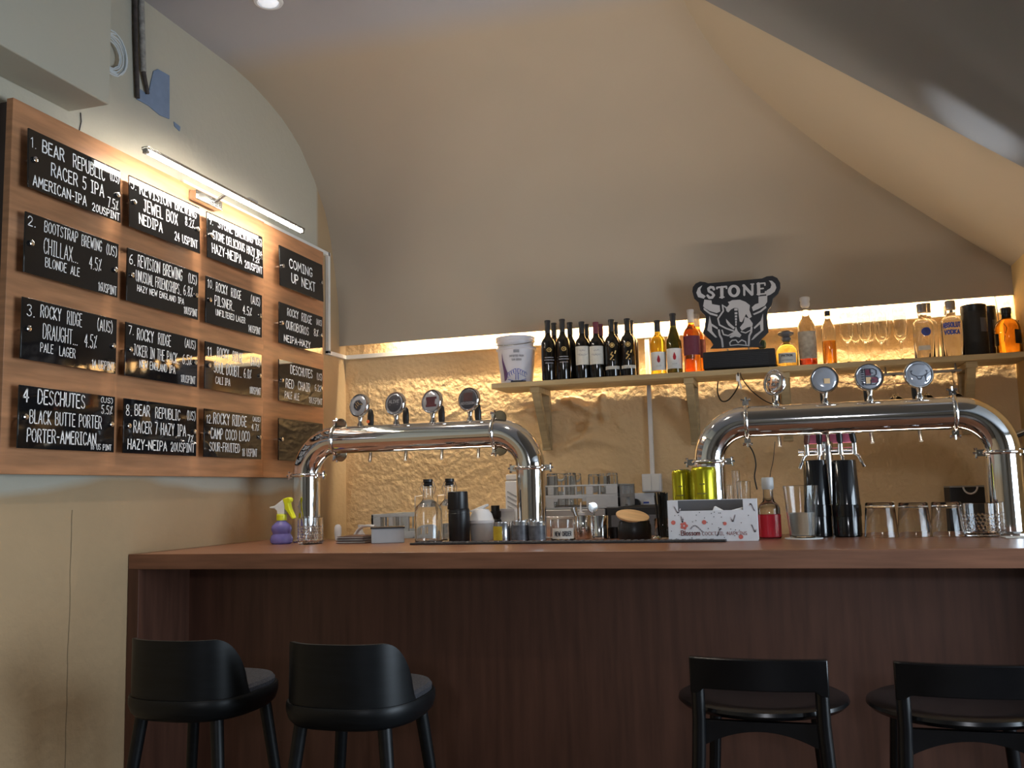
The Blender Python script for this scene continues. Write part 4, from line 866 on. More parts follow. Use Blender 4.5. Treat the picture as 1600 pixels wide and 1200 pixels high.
            stroke(mb, (-.010, -.008), (.010, -.008), .0022, mpf); stroke(mb, (-.004, -.018), (.004, -.018), .004, mpf)
            for k in range(9): stroke(mb, (-.018 + k * .0045, .030 + .003 * math.sin(k * .4)), (-.0165 + k * .0045, .034 + .003 * math.sin(k * .4)), .0016, mpf)
            mb.build('horn_print', M_darkink, md)
            mb = MB(); poly(mb, mpf, [(.016, -.006), (.040, .012), (.040, -.004), (.030, -.022), (.020, -.030)]); mb.build('dark_corner', M_darkink, md)
        elif kind == 'blue':
            mb = MB(); rect(mb, mpf, -.002, .018, -.016, .002, 3); mb.build('face_print', M_bamboo, md)
    for i, dx in enumerate([m[0] for m in meds]):
        mb = MB(); mb.tube([(dx, R - .004, H), (dx, R + .03, H), (dx, R + .042, H - .004)], .011, 12); mb.tube([(dx, R + .042, H + .03), (dx, R + .042, H - .025)], .0135, 12)
        mb.tube([(dx, R + .042, H - .02), (dx + .002, R + .036, H - .05), (dx + .004, R + .022, H - .088)], .0068, 10)
        fc = mb.build('faucet', M_steel, t)
        hd = MB().lathe([(.006, H + .03), (.008, H + .04), (.010, H + .052), (.0135, H + .075), (.014, H + .10), (.011, H + .122), (.005, H + .130), (.0001, H + .131)], (dx, R + .042, 0), 16, sx=1.0, sy=.8).build('handle', M_black, fc)
    return t
t1 = tower(-1.902, 'left polished steel arched tap tower with four round medallions', [(AT(563 + 52.5 * 0, 640, 3.42).x + 1.902, 'wolf', -.25), (AT(619, 637, 3.42).x + 1.902, 'alive', -.25), (AT(676, 634, 3.42).x + 1.902, 'square', -.25), (AT(734, 629, 3.42).x + 1.902, 'revision', -.25)], True)
MB().lathe([(.0001, 0), (.007, .0), (.007, .0015), (.0001, .002)], (AT(563, 640, 3.42).x + 1.902 - .007, .0555 + .042 - .0105, .408 + .078), 14, Matrix.Rotation(PI / 2, 3, 'X')).build('orange_dot', M_orangedot, t1)
t2 = tower(-0.277, 'right polished steel arched tap tower with four round medallions', [(AT(1212, 620, 3.42).x + .277, 'mirror', -.75), (AT(1289, 613, 3.42).x + .277, 'blue', .05), (AT(1359, 611, 3.42).x + .277, 'b', .08), (AT(1436, 602, 3.42).x + .277, 'horns', .12)], False)

# ------------------------------------------------------------------ things standing on the bar top
def on_bar(name, label, cat, px, Y, group=None, z=CT, rz=0):
    return thing(name, label, cat, (AT(px, 840, Y).x, Y, z + .0006), rz, group)
def H(px, py, Y, z=CT): return AT(px, py, Y).z - z
# spray bottle
Y = 3.29; t = on_bar('spray_bottle', 'purple spray bottle with yellow trigger beside the left tap tower', 'spray bottle', 440, Y)
h = H(440, 783, Y)
lathe_obj('bottle', [(.0001, .003), (.036, 0), (.043, .006), (.045, .018), (.041, .032), (.0345, .040), (.038, .048), (.041, .058), (.038, .071), (.030, .079), (.019, .088), (.0175, .094), (.0001, .094)], M_purple, t)
lathe_obj('collar', [(.0001, .092), (.0205, .092), (.0205, .114), (.018, .116), (.0001, .116)], M_yellow, t)
MB().prism([(-.014, -.012, .116), (.016, -.012, .116), (.020, -.012, .150), (.034, -.012, .168), (.030, -.012, .176), (.010, -.012, .174), (-.026, -.012, .150), (-.048, -.012, .146), (-.048, -.012, .140), (-.026, -.012, .138), (-.016, -.012, .130)], (0, .024, 0)).build('spray_head', M_whitelabel, t, .003)
MB().prism([(.018, -.013, .152), (.010, -.013, .176), (.034, -.013, .182), (.046, -.013, .176), (.044, -.013, .166), (.036, -.013, .160), (.042, -.013, .138), (.060, -.013, .100), (.052, -.013, .096), (.034, -.013, .120), (.020, -.013, .136)], (0, .026, 0)).build('trigger', M_yellow, t, .003)
# ribbed tumbler glass profile
def tumbler(r0, r1, h, th=.0025, base=.008): return [(.0001, .001), (r0 * .92, 0), (r0, .003), (r1, h - .001), (r1 - th * .5, h), (r1 - th, h - .001), (r0 - th, base + .004), (r0 * .8, base), (.0001, base)]
def cut_glass(t, r, h, flip=False):
    lathe_obj('glass', tumbler(r * .97, r, h), M_glass, t, 40)
    mb = MB()
    for j in range(6):
        for i in range(26):
            a = 2 * PI * (i + .5 * (j % 2)) / 26; z = h * (.10 + .11 * j); rr_ = r * .985
            c = Vector((rr_ * math.cos(a), rr_ * math.sin(a), z)); n = Vector((math.cos(a), math.sin(a), 0)); s = Vector((-math.sin(a), math.cos(a), 0))
            q = .0046; mb.add([c + s * q, c + Vector((0, 0, q)), c - s * q, c - Vector((0, 0, q)), c + n * .0028], [(0, 1, 4), (1, 2, 4), (2, 3, 4), (3, 0, 4)])
    mb.build('cut_pattern', M_glass, t)
Y = 3.255; t = on_bar('cut_glass_tumbler', 'cut crystal tumbler standing in front of the left tower leg', 'glass', 485, Y); cut_glass(t, PX(19.5, 485, 830, Y), H(485, 808, Y) - .002)
# dish brush and white hose behind
Y = 3.50; t = on_bar('dish_brush', 'white dish brush leaning up behind the leather folders', 'brush', 528, Y)
MB().lathe([(.0001, .0), (.016, .002), (.020, .03), (.019, .055), (.012, .064), (.0001, .066)], (0, 0, .0), 18, sx=.8, sy=.5).build('bristle_head', M_tissue, t)
MB().tube([(0.002, 0, .002), (.012, .004, .006), (.03, .01, .008), (.05, .016, .007)], .005, 8).build('handle', M_white, t)
Y = 3.53; t = on_bar('soap_dispenser', 'small white pump dispenser behind the card holder', 'dispenser', 564, Y)
lathe_obj('body', [(.0001, 0), (.016, 0), (.018, .02), (.010, .034), (.007, .042), (.008, .055), (.0001, .056)], M_white, t); MB().tube([(0, 0, .05), (0, 0, .062)], .012, 10).build('pump_top', M_white, t)
cable('bar_hose', [(553, 838, 3.5), (559, 829, 3.5), (567, 823, 3.48), (577, 821.5, 3.44), (586, 823, 3.42)], 3.5, .006, M_white, 'white curved hose end arching down to the leather folders', 'hose')
# bill folders (each one)
Y = 3.32; bx = AT(556, 845, Y).x
for k, (hh, ww, m_, lb) in enumerate(((.009, .062, M_leather, 'brown leather bill folder at the bottom of the folder stack'), (.008, .058, M_greydark, 'grey bill folder in the middle of the folder stack'), (.009, .056, M_leather, 'brown leather bill folder on top of the folder stack'))):
    t = thing('bill_folder', lb, 'bill folder', (bx, Y, CT + .0006 + [0, .0095, .018][k]), [.05, -.03, .02][k], 'bill folders stacked on the bar')
    MB().box(-ww, ww, -.05, .10, 0, .002).box(-ww, ww, -.05, .10, hh - .0025, hh - .0005).box(-ww, ww, .096, .10, .002, hh - .0025).build('cover', m_, t, .0008)
    MB().box(-ww + .004, ww - .004, -.047, .094, .0022, hh - .0027).build('paper', M_label, t)
# card holder
Y = 3.30; t = on_bar('menu_card_box', 'grey box of menu cards with black cards on top beside the folders', 'card box', 606, Y, rz=.42)
hh = H(606, 823, Y)
MB().box(-.062, .062, -.035, .06, 0, hh - .006).build('box', M_greyplastic, t, .002)
MB().box(-.065, .065, -.038, .063, hh - .006, hh - .001).build('black_cards', M_black, t, .001)
# swing-top bottles
def swing(px, Y, ytop, wpx, label):
    t = on_bar('swing_top_bottle', label, 'bottle', px, Y, 'clear swing-top bottles'); h = H(px, ytop, Y); r = PX(wpx / 2, px, 820, Y)
    lathe_obj('glass', [(.0001, .002), (r * .92, 0), (r, .004), (r, h * .50), (r * .92, h * .56), (r * .70, h * .61), (r * .46, h * .66), (r * .40, h * .72), (r * .40, h * .86), (r * .44, h * .87), (r * .44, h * .90), (r * .32, h * .90), (r * .30, h * .70), (r * .66, h * .59), (r * .92, h * .50), (r * .92, .008), (.0001, .007)], M_bglass, t)
    lathe_obj('stopper', [(r * .28, h * .885), (r * .34, h * .91), (r * .30, h * .94), (r * .36, h * .955), (r * .36, h), (.0001, h)], M_black, t)
    mb = MB()
    for s in (-1, 1):
        mb.tube([(s * r * .46, 0, h * .76), (s * r * .62, -.004, h * .85), (s * r * .42, 0, h * .95), (s * r * .2, 0, h * .97)], .0014, 6)
    mb.tube([(-r * .46, 0, h * .74), (-r * 1.0, -.003, h * .73), (-r * 1.02, -.003, h * .50)], .0014, 6)
    mb.build('wire_bail', M_steel, t); return t
swing(670, 3.30, 749, 43, 'clear swing-top bottle in front, left of the black shaker')
swing(704, 3.40, 748, 40, 'clear swing-top bottle half hidden behind the black shaker')
# black shaker / thermos
Y = 3.33; t = on_bar('cocktail_shaker', 'black metal shaker with offset cap beside the swing-top bottles', 'shaker', 718, Y); h = H(718, 768, Y); r = PX(17, 718, 820, Y)
lathe_obj('body', [(.0001, .0), (r * .94, 0), (r * .97, .003), (r, h * .56), (r * .98, h * .565), (r * .98, h * .62), (r * .9, h * .66)], M_black, t)
lathe_obj('cap', [(r * .95, h * .64), (r * .97, h * .66), (r * .92, h * .99), (r * .88, h), (.0001, h)], M_black, t, c=(-.004, 0, 0))
# white lidded tub
Y = 3.40; t = on_bar('lidded_tub', 'frosted tub with white domed flip lid between shaker and tins', 'tub', 753, Y); h = H(753, 787, Y); r = PX(19, 753, 830, Y)
lathe_obj('tub', [(.0001, 0), (r * .9, 0), (r * .93, .003), (r, h * .47)], M_translucent, t)
lathe_obj('lid', [(r * 1.04, h * .47), (r * 1.06, h * .55), (r * 1.0, h * .57), (r * .86, h * .72), (r * .6, h * .84), (.0001, h * .88)], M_white, t)
MB().prism([(-r, -.012, h * .80), (r * .55, -.012, h * .99), (r * .6, -.012, h * .93), (-r * .6, -.012, h * .74)], (0, .024, 0)).build('flip_cap', M_white, t, .002)
# black jigger and white box behind the tins
Y = 3.52; t = on_bar('bar_jigger', 'small black stepped jigger behind the spice tins', 'jigger', 775, Y); h = H(775, 790, Y); r = PX(9, 775, 820, Y)
lathe_obj('cup', [(.0001, 0), (r * 1.05, 0), (r * 1.05, h * .55), (r * .8, h * .6), (r * 1.0, h * .66), (r * 1.0, h * .82), (r * .75, h * .84), (r * .75, h), (.0001, h)], M_black, t)
Y = 3.55; t = on_bar('paper_box', 'small white box beside the jigger, in front of the tower leg', 'box', 795, Y); hh = H(795, 795, Y); ww = PX(12, 795, 820, Y)
MB().box(-ww, ww, -.02, .03, 0, hh - .012).build('carton', M_whitelabel, t, .001); MB().box(-ww - .001, ww + .001, -.021, .031, hh - .012, hh).build('lid', M_white, t, .001)
# three spice tins
for k, (px, yt, lb, m_) in enumerate(((785, 816, 'round tin with yellow print, leftmost of the three tins', M_tinyellow), (813, 814, 'round tin with dark print, middle of the three tins', M_tinprint), (840, 815, 'round tin with yellow and dark print, nearest the labelled jar', M_tinprint))):
    Y = 3.27; t = on_bar('spice_tin', lb, 'tin', px, Y, 'round tins on the bar mat'); h = H(px, yt, Y); r = PX(13.8, px, 830, Y)
    lathe_obj('can', [(.0001, 0), (r * .98, 0), (r, .003), (r, h * .93), (r * .97, h * .95), (r * .97, h), (r * .9, h), (r * .9, h - .004), (.0001, h - .004)], M_tin, t, 28)
    mb = MB(); wrap(mb, r + .0004, h * .10, h * .80, -PI / 2 - 1.3, -PI / 2 + (1.3 if k else .3)); mb.build('print', m_, t)
# labelled jar
Y = 3.34; t = on_bar('tip_jar', 'low clear jar with paper label reading NEW ORDER', 'jar', 880, Y); h = H(880, 812, Y); r = PX(19.5, 880, 830, Y)
t.rotation_euler.z = face_cam(t)
lathe_obj('glass', tumbler(r, r, h, .002, .004), M_glass, t, 36)
mb = MB(); wrap(mb, r + .0005, h * .10, h * .60, -PI / 2 - .95, -PI / 2 + .95); mb.build('paper_label', M_label, t)
mb = MB(); mp = cyl_map(r + .0018, 0); text(mb, 'NEW ORDER', -.033, .033, h * .22, h * .46, .0026, mp, .04); mb.build('lettering', M_darkink, t)
# steel cups with tools
Y = 3.40
cups = []
for px, yt, wp, lb in ((912, 806, 24, 'shiny steel cup holding bar tools, left of its pair'), (937, 806, 29, 'shiny steel cup nearest the bamboo-lidded jar')):
    t = on_bar('steel_cup', lb, 'cup', px, Y if px > 920 else 3.44, 'steel cups on the bar mat'); h = H(px, yt, Y); r = PX(wp / 2, px, 830, Y)
    lathe_obj('cup', tumbler(r * .96, r, h, .0015, .003), M_chrome, t, 36); cups.append(t)
t = on_bar('muddler', 'steel bar muddler leaning out of the left steel cup', 'bar tool', 906, 3.44); b0 = t.location
MB().tube([AT(912, 832, 3.44) - b0, AT(897, 798, 3.44) - b0], PX(3.4, 900, 800, 3.44), 12).build('shaft', M_steel, t)
MB().tube([AT(897.5, 799, 3.44) - b0, AT(896, 793, 3.44) - b0], PX(5, 900, 800, 3.44), 12).build('flat_end', M_steel, t)
t = on_bar('sauce_bottle', 'white nozzle squeeze bottle behind the steel cups', 'bottle', 909, 3.54); h = H(909, 785, 3.54)
lathe_obj('body', [(.0001, 0), (.016, 0), (.017, h * .60), (.015, h * .62)], M_translucent, t); lathe_obj('nozzle', [(.0175, h * .60), (.0175, h * .70), (.006, h * .72), (.004, h * .8), (.002, h), (.0001, h)], M_white, t)
t = on_bar('bar_strainer', 'round steel bar strainer standing in the steel cup', 'bar tool', 926, 3.40); b0 = t.location
MB().lathe([(.0001, 0), (.019, .0), (.021, .002), (.019, .004), (.0001, .006)], AT(926, 793, 3.40) - b0, 24, Matrix.Rotation(PI / 2, 3, 'X') @ Matrix.Rotation(.6, 3, 'Y')).build('disc', M_steel, t)
MB().tube([AT(927, 797, 3.40) - b0, AT(934, 832, 3.40) - b0], .004, 8).build('handle', M_steel, t)
# bamboo-lidded black jar
Y = 3.38; t = on_bar('storage_jar', 'black jar with tilted bamboo lid beside the straws', 'jar', 992, Y); h = H(992, 814, Y); r = PX(26, 992, 830, Y)
lathe_obj('jar', [(.0001, 0), (r * .95, 0), (r, .004), (r, h * .74), (r * .93, h * .86), (r * .93, h), (r * .86, h), (r * .86, h * .8), (.0001, h * .7)], M_black, t)
MB().lathe([(.0001, 0), (r * .95, 0), (r * 1.0, .004), (r * 1.0, .008), (r * .95, .010), (.0001, .010)], (-.006, 0, h + .0125), 32, Matrix.Rotation(.20, 3, 'Y') @ Matrix.Rotation(-.28, 3, 'X').inverted()).build('bamboo_lid', M_bamboo, t)
t = on_bar('small_dish', 'small black dish between the steel cups and the bamboo-lidded jar', 'dish', 962, 3.46); lathe_obj('bowl', [(.0001, 0), (.022, 0), (.027, .04), (.025, .04), (.02, .004), (.0001, .004)], M_black, t)
# straws in a cup
Y = 3.42; t = on_bar('straw_cup', 'clear cup packed with black straws left of the napkin box', 'cup', 1036, Y); h = H(1036, 810, Y); r = PX(13, 1036, 830, Y)
lathe_obj('cup', tumbler(r * .95, r, h, .0015, .003), M_glass, t, 24)
hs = H(1036, 770, Y)
for k in range(26):
    a = random.uniform(0, 2 * PI); q = math.sqrt(random.random()) * r * .78; k1 = random.uniform(.94, 1.02)
    s = MB().tube([(q * math.cos(a) * .8, q * math.sin(a) * .8, .004), (q * math.cos(a) * 1.25 - .002, q * math.sin(a) * 1.2, hs * k1)], .0028, 6).build('drinking_straw', M_black)
    s.location = t.location; tag(s, 'black drinking straw standing in the clear cup', 'straw', 'black straws in the clear cup')
# bar mat and crumpled foil by the straws
mt = thing('bar_mat', 'long black rubber bar mat under the bottles and tins', 'bar mat', (AT(900, 848, 3.2).x, 3.195, CT))
xl, xr = AT(650, 848, 3.2).x - mt.location.x, AT(1135, 848, 3.17).x - mt.location.x
MB().box(xl, xr, -.055, .0, .0002, .0075).build('mat', M_mat, mt, .002)
mb = MB()
for k in range(46): mb.box(xl + .02 + k * (xr - xl - .05) / 46, xl + .032 + k * (xr - xl - .05) / 46, -.05, -.006, .0075, .0095)
mb.build('ribs', M_greydark, mt)
t = on_bar('foil_scrap', 'crumpled silver foil scrap in front of the straws', 'foil', 1027, 3.29)
mb = MB(); mb.lathe([(.0001, 0), (.012, .001), (.016, .006), (.010, .012), (.0001, .014)], n=12)
mb.v = [(x + random.uniform(-.003, .003), y + random.uniform(-.003, .003), max(0, z + random.uniform(-.003, .003))) for x, y, z in mb.v]; mb.build('foil', M_chrome, t, sharp=5)
# napkin box
nb = thing('napkin_box', 'white printed box of cocktail napkins with tissues showing', 'napkin box', (0, 0, 0)); YN = 3.19
pl, pr = AT(1045, 840, YN), AT(1185, 840, YN); nb.location = ((pl.x + pr.x) / 2, YN, CT + .0006); hw = (pr.x - pl.x) / 2; hn = H(1110, 781, YN)
mb = MB(); dy = .07
mb.box(-hw, hw, 0, .002, 0, hn * .74); mb.box(-hw, -hw * .76, 0, .002, hn * .74, hn); mb.box(hw * .70, hw, 0, .002, hn * .74, hn)
mb.box(-hw, -hw + .002, .002, dy, 0, hn); mb.box(hw - .002, hw, .002, dy, 0, hn); mb.box(-hw, hw, dy - .002, dy, 0, hn); mb.box(-hw, hw, .002, dy, 0, .002)
mb.build('carton', M_box, nb)
MB().prism([(-hw * .74, .006, .01), (hw * .68, .006, .01), (hw * .68, .006, hn * .80), (hw * .3, .006, hn * .70), (hw * .06, .006, hn * .84), (0, .006, hn * .70), (-hw * .74, .006, hn * .73)], (0, .045, 0)).build('napkins', M_tissue, nb, .002)
MB().box(-hw * .98, hw * .98, dy - .006, dy - .0025, .004, hn * .985).build('inner_flap', M_greydark, nb)
mp = plane_map((0, -.0008, 0), (1, 0, 0), (0, 0, 1))
mb = MB(); text(mb, 'Blossom', -hw * .72, -hw * .28, hn * .14, hn * .27, .0028, mp, 0, .5); text(mb, 'COCKTAIL NAPKINS', -hw * .24, hw * .76, hn * .14, hn * .23, .0014, mp, 0); mb.build('lettering', mat('maroon_print', (.30, .10, .10), .6, nscale=40, namt=.1), nb)
mb = MB()
for a in range(5): disc(mb, mp, -hw * .64 + .008 * math.cos(a * 1.257), hn * .38 + .008 * math.sin(a * 1.257), .0055, 10)
for x, z in ((-.88, .46), (-.18, .46), (.62, .10)): disc(mb, mp, hw * x, hn * z, .0075, 14)
disc(mb, mp, hw * .28, hn * .42, .006, 14); mb.build('red_blossoms', mat('coral_print', (.62, .15, .12), .6, nscale=40, namt=.15), nb)
mb = MB()
for ox, oz, sx_, ph in ((-.5, .30, .3, 0), (.2, .22, -.12, 1), (-.85, .78, .14, 2), (.86, .30, .10, 1.5), (.84, .80, .12, .5), (.42, .55, .10, 3), (-.7, .55, .05, 2.2)):
    q = [(hw * (ox + sx_ * k / 8), hn * (oz +   .08 * math.sin(ph + k * .55))) for k in range(9)]
    for k in range(8): stroke(mb, q[k], q[k + 1], .004, mp)
mb.build('lilac_squiggles', mat('lilac_print', (.56, .52, .56), .6, nscale=40, namt=.1), nb)
mb = MB()
for k in range(34):
    x, z = random.uniform(-.94, .94), random.uniform(.06, .70)
    disc(mb, mp, hw * x, hn * z, .0016, 8)
mb.build('dots', M_darkink, nb)
# yellow cans behind the napkin box
for px, yt, wp, Y, lb in ((1069, 734, 30, 3.335, 'yellow-green drink can, the left and smaller of the pair'), (1104, 729, 40, 3.303, 'large yellow-green drink can right behind the napkin box')):
    t = on_bar('drink_can', lb, 'can', px, Y, 'yellow-green cans'); h = H(px, yt, Y); r = PX(wp / 2, px, 760, Y)
    lathe_obj('can', [(.0001, .004), (r * .72, 0), (r * .85, .002), (r, .014), (r, h - .014), (r * .93, h - .005), (r * .86, h - .002)], M_can, t, 36)
    lathe_obj('rim', [(r * .87, h - .002), (r * .88, h), (r * .84, h + .0005), (r * .80, h - .005), (.0001, h - .005)], M_tin, t, 36)
    mb = MB(); mp2 = cyl_map(r + .0008, 0)
    for q, wd in ((.62, .5), (.35, .35), (.28, .4), (.75, .25)): rect(mb, mp2, -r * wd, r * wd * .6, h * q, h * q + .004, 6)
    mb.build('print', mat('can_print_' + str(px), (.16, .14, .02), .4, nscale=40, namt=.2), t)
# red syrup bottle
Y = 3.36; t = on_bar('syrup_bottle', 'red syrup bottle with clear shoulder and pale cap, right of the napkin box', 'bottle', 1204, Y); h = H(1204, 746, Y); r = PX(17, 1199, 810, Y)
lathe_obj('glass', [(.0001, .002), (r * .95, 0), (r, .003), (r, h * .48), (r * .9, h * .54), (r * .55, h * .60), (r * .45, h * .68), (r * .45, h * .84), (.0001, h * .84)], M_glass, t)
mb = MB(); wrap(mb, r + .0006, .004, h * .38, -PI, PI, 40); mb.build('red_wrap', M_red, t)
lathe_obj('cap', [(r * .48, h * .80), (r * .54, h * .82), (r * .54, h * .98), (r * .48, h), (.0001, h)], M_translucent, t)
# faint glassware behind the tower leg
for px, Y, yt, wp, lb in ((1155, 3.56, 735, 13, 'clear stemless flask behind the napkin box'), (1142, 3.50, 758, 16, 'clear tumbler just right of the left leg of the right tower'), (1166, 3.52, 752, 22, 'clear tumbler between the napkin box and the syrup bottle')):
    t = on_bar('clear_tumbler', lb, 'glass', px, Y, 'clear glasses behind the napkin box'); lathe_obj('glass', tumbler(PX(wp / 2 * .85, px, 800, Y), PX(wp / 2, px, 800, Y), H(px, yt, Y)), M_glass, t)
# mixing glass on a coaster
Y = 3.30; t = on_bar('drink_coaster', 'thin white coaster under the mixing glass', 'coaster', 1256, Y); lathe_obj('disc', [(.0001, 0), (.062, 0), (.062, .0025), (.0001, .0025)], M_whitelabel, t, 32)
t = on_bar('mixing_glass', 'frosted pint glass a third full with a black stirrer', 'glass', 1255, Y, z=CT + .003); h = H(1255, 760, Y); r0, r1 = PX(20, 1255, 840, Y), PX(26.5, 1255, 762, Y)
lathe_obj('glass', tumbler(r0, r1, h, .003, .006), M_glass, t, 36); lathe_obj('water', [(.0001, .0068), (r0 * .80, .0068), (r0 * .89, .012), (r0 * 1.0, h * .48), (.0001, h * .48)], mat('cloudy_water', (.80, .78, .70), .2, trans=.8, nscale=20, namt=.05), t)
t = thing('drink_stirrer', 'black stirrer standing in the mixing glass', 'stirrer', (AT(1264, 840, Y).x, Y, CT + .012)); MB().tube([(0, 0, 0), (.0, .004, h * .72)], .005, 8).build('stick', M_black, t)
# black boston shakers, two stacks of nested tins
for px, Y, tl, bl_, k in ((1281, 3.42, 18, 22, 0), (1326, 3.40, 19, 23, 1)):
    rt_, rb_ = PX(21, px, 730, Y), PX(16.5, px, 838, Y); hh = H(px, 719, Y)
    side = ['left', 'right'][k]
    t = on_bar('shaker_tin', 'lower black shaker tin of the %s stack by the mixing glass' % side, 'shaker', px, Y, 'stacked black shaker tins')
    # upside-down cups: wide at the bottom, narrow at the top
    w0, w1 = PX([20, 21][k], px, 838, Y), PX([18, 18][k], px, 720, Y)
    lathe_obj('cup', [(w0 * .93, 0), (w0, .003), (w0, hh * .26), (w0 * .93, hh * .30)], M_blackgloss, t, 36)
    t = on_bar('shaker_tin', 'tall black shaker tin on top of the %s stack' % side, 'shaker', px, Y, 'stacked black shaker tins', z=CT + hh * .262)
    q = hh * .738; lathe_obj('cup', [(w0 * 1.0, 0), (w0 * 1.04, .001), (w0 * 1.03, q * .20), (w0 * 1.0, q * .205), (w0 * .99, q * .22), (w1 * 1.0, q * .985), (w1 * .95, q), (.0001, q)], M_blackgloss, t, 36)
# tumblers upside down and cut-glass tumbler at right
for px, yt, yb, Y, lb in ((1378, 785, 0, 3.35, 'clear tumbler upside down, nearest the black shakers'), (1430, 785, 0, 3.35, 'clear tumbler upside down, middle of the three'), (1482, 784, 0, 3.35, 'clear tumbler upside down, beside the cut-glass tumbler')):
    t = on_bar('upturned_tumbler', lb, 'glass', px, Y, 'upturned tumblers on the bar'); h = H(px, yt, Y); rb_, rt_ = PX(25.5, px, 835, Y), PX(21.5, px, 787, Y)
    MB().lathe([(.0001, h), (rt_ * .93, h), (rt_, h - .004), (rb_, .001), (rb_ - .0012, 0), (rb_ - .003, .001), (rt_ - .004, h - .018), (rt_ * .8, h - .022), (.0001, h - .022)], n=36).build('glass', M_glass, t)
Y = 3.33; t = on_bar('cut_glass_tumbler', 'cut crystal tumbler with beaded pattern beside the right tower leg', 'glass', 1536, Y); cut_glass(t, PX(26, 1536, 815, Y), H(1536, 786, Y))
Y = 3.24; t = on_bar('drink_coaster', 'pale coaster on the bar at the foot of the right tower leg', 'coaster', 1592, Y); MB().box(-.045, .045, -.04, .04, 0, .003).build('disc', M_label, t, .001)

# ================================================================== BEHIND THE BAR
kb = thing('back_counter', 'stainless back counter along the tan wall behind the bar', 'counter', (-0.6, 4.40, 0)); b0 = kb.location
MB().box(WX + .26 - b0.x, RX - .01 - b0.x, 3.92 - 4.40, -.0, .96, 1.0).build('worktop', M_steel, kb, .003)
MB().box(WX + .26 - b0.x, RX - .01 - b0.x, 3.96 - 4.40, -.01, 0, .96).build('cabinet', M_greydark, kb)
BZ = 1.0
# glasswasher
gw = thing('glasswasher', 'grey steel glasswasher carrying the tall grey glass rack', 'glasswasher', (-.93, 4.15, BZ + .0006)); b0 = gw.location
zt = 1.2005 - b0.z
MB().box(-1.16 - b0.x, -.765 - b0.x, 3.93 - b0.y, 4.37 - b0.y, 0, zt).build('body', M_greysteel, gw, .006)
MB().box(-1.15 - b0.x, -.775 - b0.x, 3.926 - b0.y, 3.93 - b0.y, .02, zt - .03).build('door', M_steel, gw, .002)
dm = thing('bar_appliance', 'low dark machine right of the glasswasher under the sockets', 'appliance', (-.62, 4.12, BZ + .0006)); b0 = dm.location
MB().box(-.762 - b0.x, -.47 - b0.x, 3.94 - b0.y, 4.36 - b0.y, 0, .205).build('body', M_blackmatte, dm, .006); MB().box(-.74 - b0.x, -.50 - b0.x, 3.934 - b0.y, 3.94 - b0.y, .04, .17).build('front_plate', M_greydark, dm, .002)
# glass rack
def rack(x0, x1, y0, y1, z0, z1, label, hole=True):
    t = thing('glass_rack', label, 'glass rack', ((x0 + x1) / 2, (y0 + y1) / 2, z0)); a, b = (x1 - x0) / 2, (y1 - y0) / 2; h = z1 - z0; th = .012
    mb = MB()
    # walls built as frames so that the slots stay open
    def wall(o, ux, L):
        o = Vector(o); ux = Vector(ux); n = Vector((-ux.y, ux.x, 0))
        def bx(u0, u1, v0, v1, d=th):
            mb.add([o + ux * u0 + Vector((0, 0, v0)), o + ux * u1 + Vector((0, 0, v0)), o + ux * u1 + n * d + Vector((0, 0, v0)), o + ux * u0 + n * d + Vector((0, 0, v0)),
                    o + ux * u0 + Vector((0, 0, v1)), o + ux * u1 + Vector((0, 0, v1)), o + ux * u1 + n * d + Vector((0, 0, v1)), o + ux * u0 + n * d + Vector((0, 0, v1))],
                   [(0, 3, 2, 1), (4, 5, 6, 7), (0, 1, 5, 4), (1, 2, 6, 5), (2, 3, 7, 6), (3, 0, 4, 7)])
        bx(0, L, h * .93, h); bx(0, L, h * .46, h * .58); bx(0, L, 0, h * .05)
        for u0, u1 in ((0, .14), (.20, .21), (.27, .33), (.43, .45), (.55, .565), (.66, .73), (.79, .805), (.86, 1)): bx(u0 * L, u1 * L, h * .58, h * .93)
        bx(0, .33 * L, h * .05, h * .46); bx(.66 * L, L, h * .05, h * .46)
        bx(.33 * L, .37 * L, h * .30, h * .46); bx(.62 * L, .66 * L, h * .30, h * .46); bx(.33 * L, .66 * L, h * .42, h * .48, th + .004)
    wall((-a, -b, 0), (1, 0, 0), 2 * a); wall((a, -b, 0), (0, 1, 0), 2 * b); wall((a, b, 0), (-1, 0, 0), 2 * a); wall((-a, b, 0), (0, -1, 0), 2 * b)
    mb.build('crate', M_greyplastic, t, .0015)
    MB().box(-a + th, a - th, -b + th, b - th, .004, .010).build('grid_floor', M_greydark, t)
    return t
rz0 = 1.2018
rk = rack(-1.135, -.70, 3.945, 4.335, rz0, 1.304, 'grey plastic glass rack full of upturned glasses behind the left tower')
gy = [(863, 4.03, 740), (876, 4.15, 740), (892, 4.03, 739), (900, 4.18, 740), (928, 4.03, 741), (944, 4.05, 740), (957, 4.03, 739)]
for k, (px, Y, yt) in enumerate(gy):
    zz = rz0 + .0105; h = AT(px, yt, Y).z - zz
    t = thing('rack_glass', ['upturned glass in the rack right beside the tower leg', 'upturned glass in the second row of the rack near the tower leg', 'upturned glass in the front row of the rack, second from left', 'upturned glass in the second row, middle of the rack', 'upturned glass alone right of the gap in the rack', 'upturned glass second from the right end of the rack', 'upturned glass at the right end of the rack'][k], 'glass', (AT(px, 760, Y).x, Y, zz), group='upturned glasses in the grey rack')
    r = PX(9.5, px, 750, Y); MB().lathe([(.0001, h), (r * .8, h), (r * .9, h - .004), (r * 1.05, .001), (r * 1.02, 0), (r * .98, .001), (r * .83, h - .012), (.0001, h - .014)], n=24).build('glass', M_glass, t)
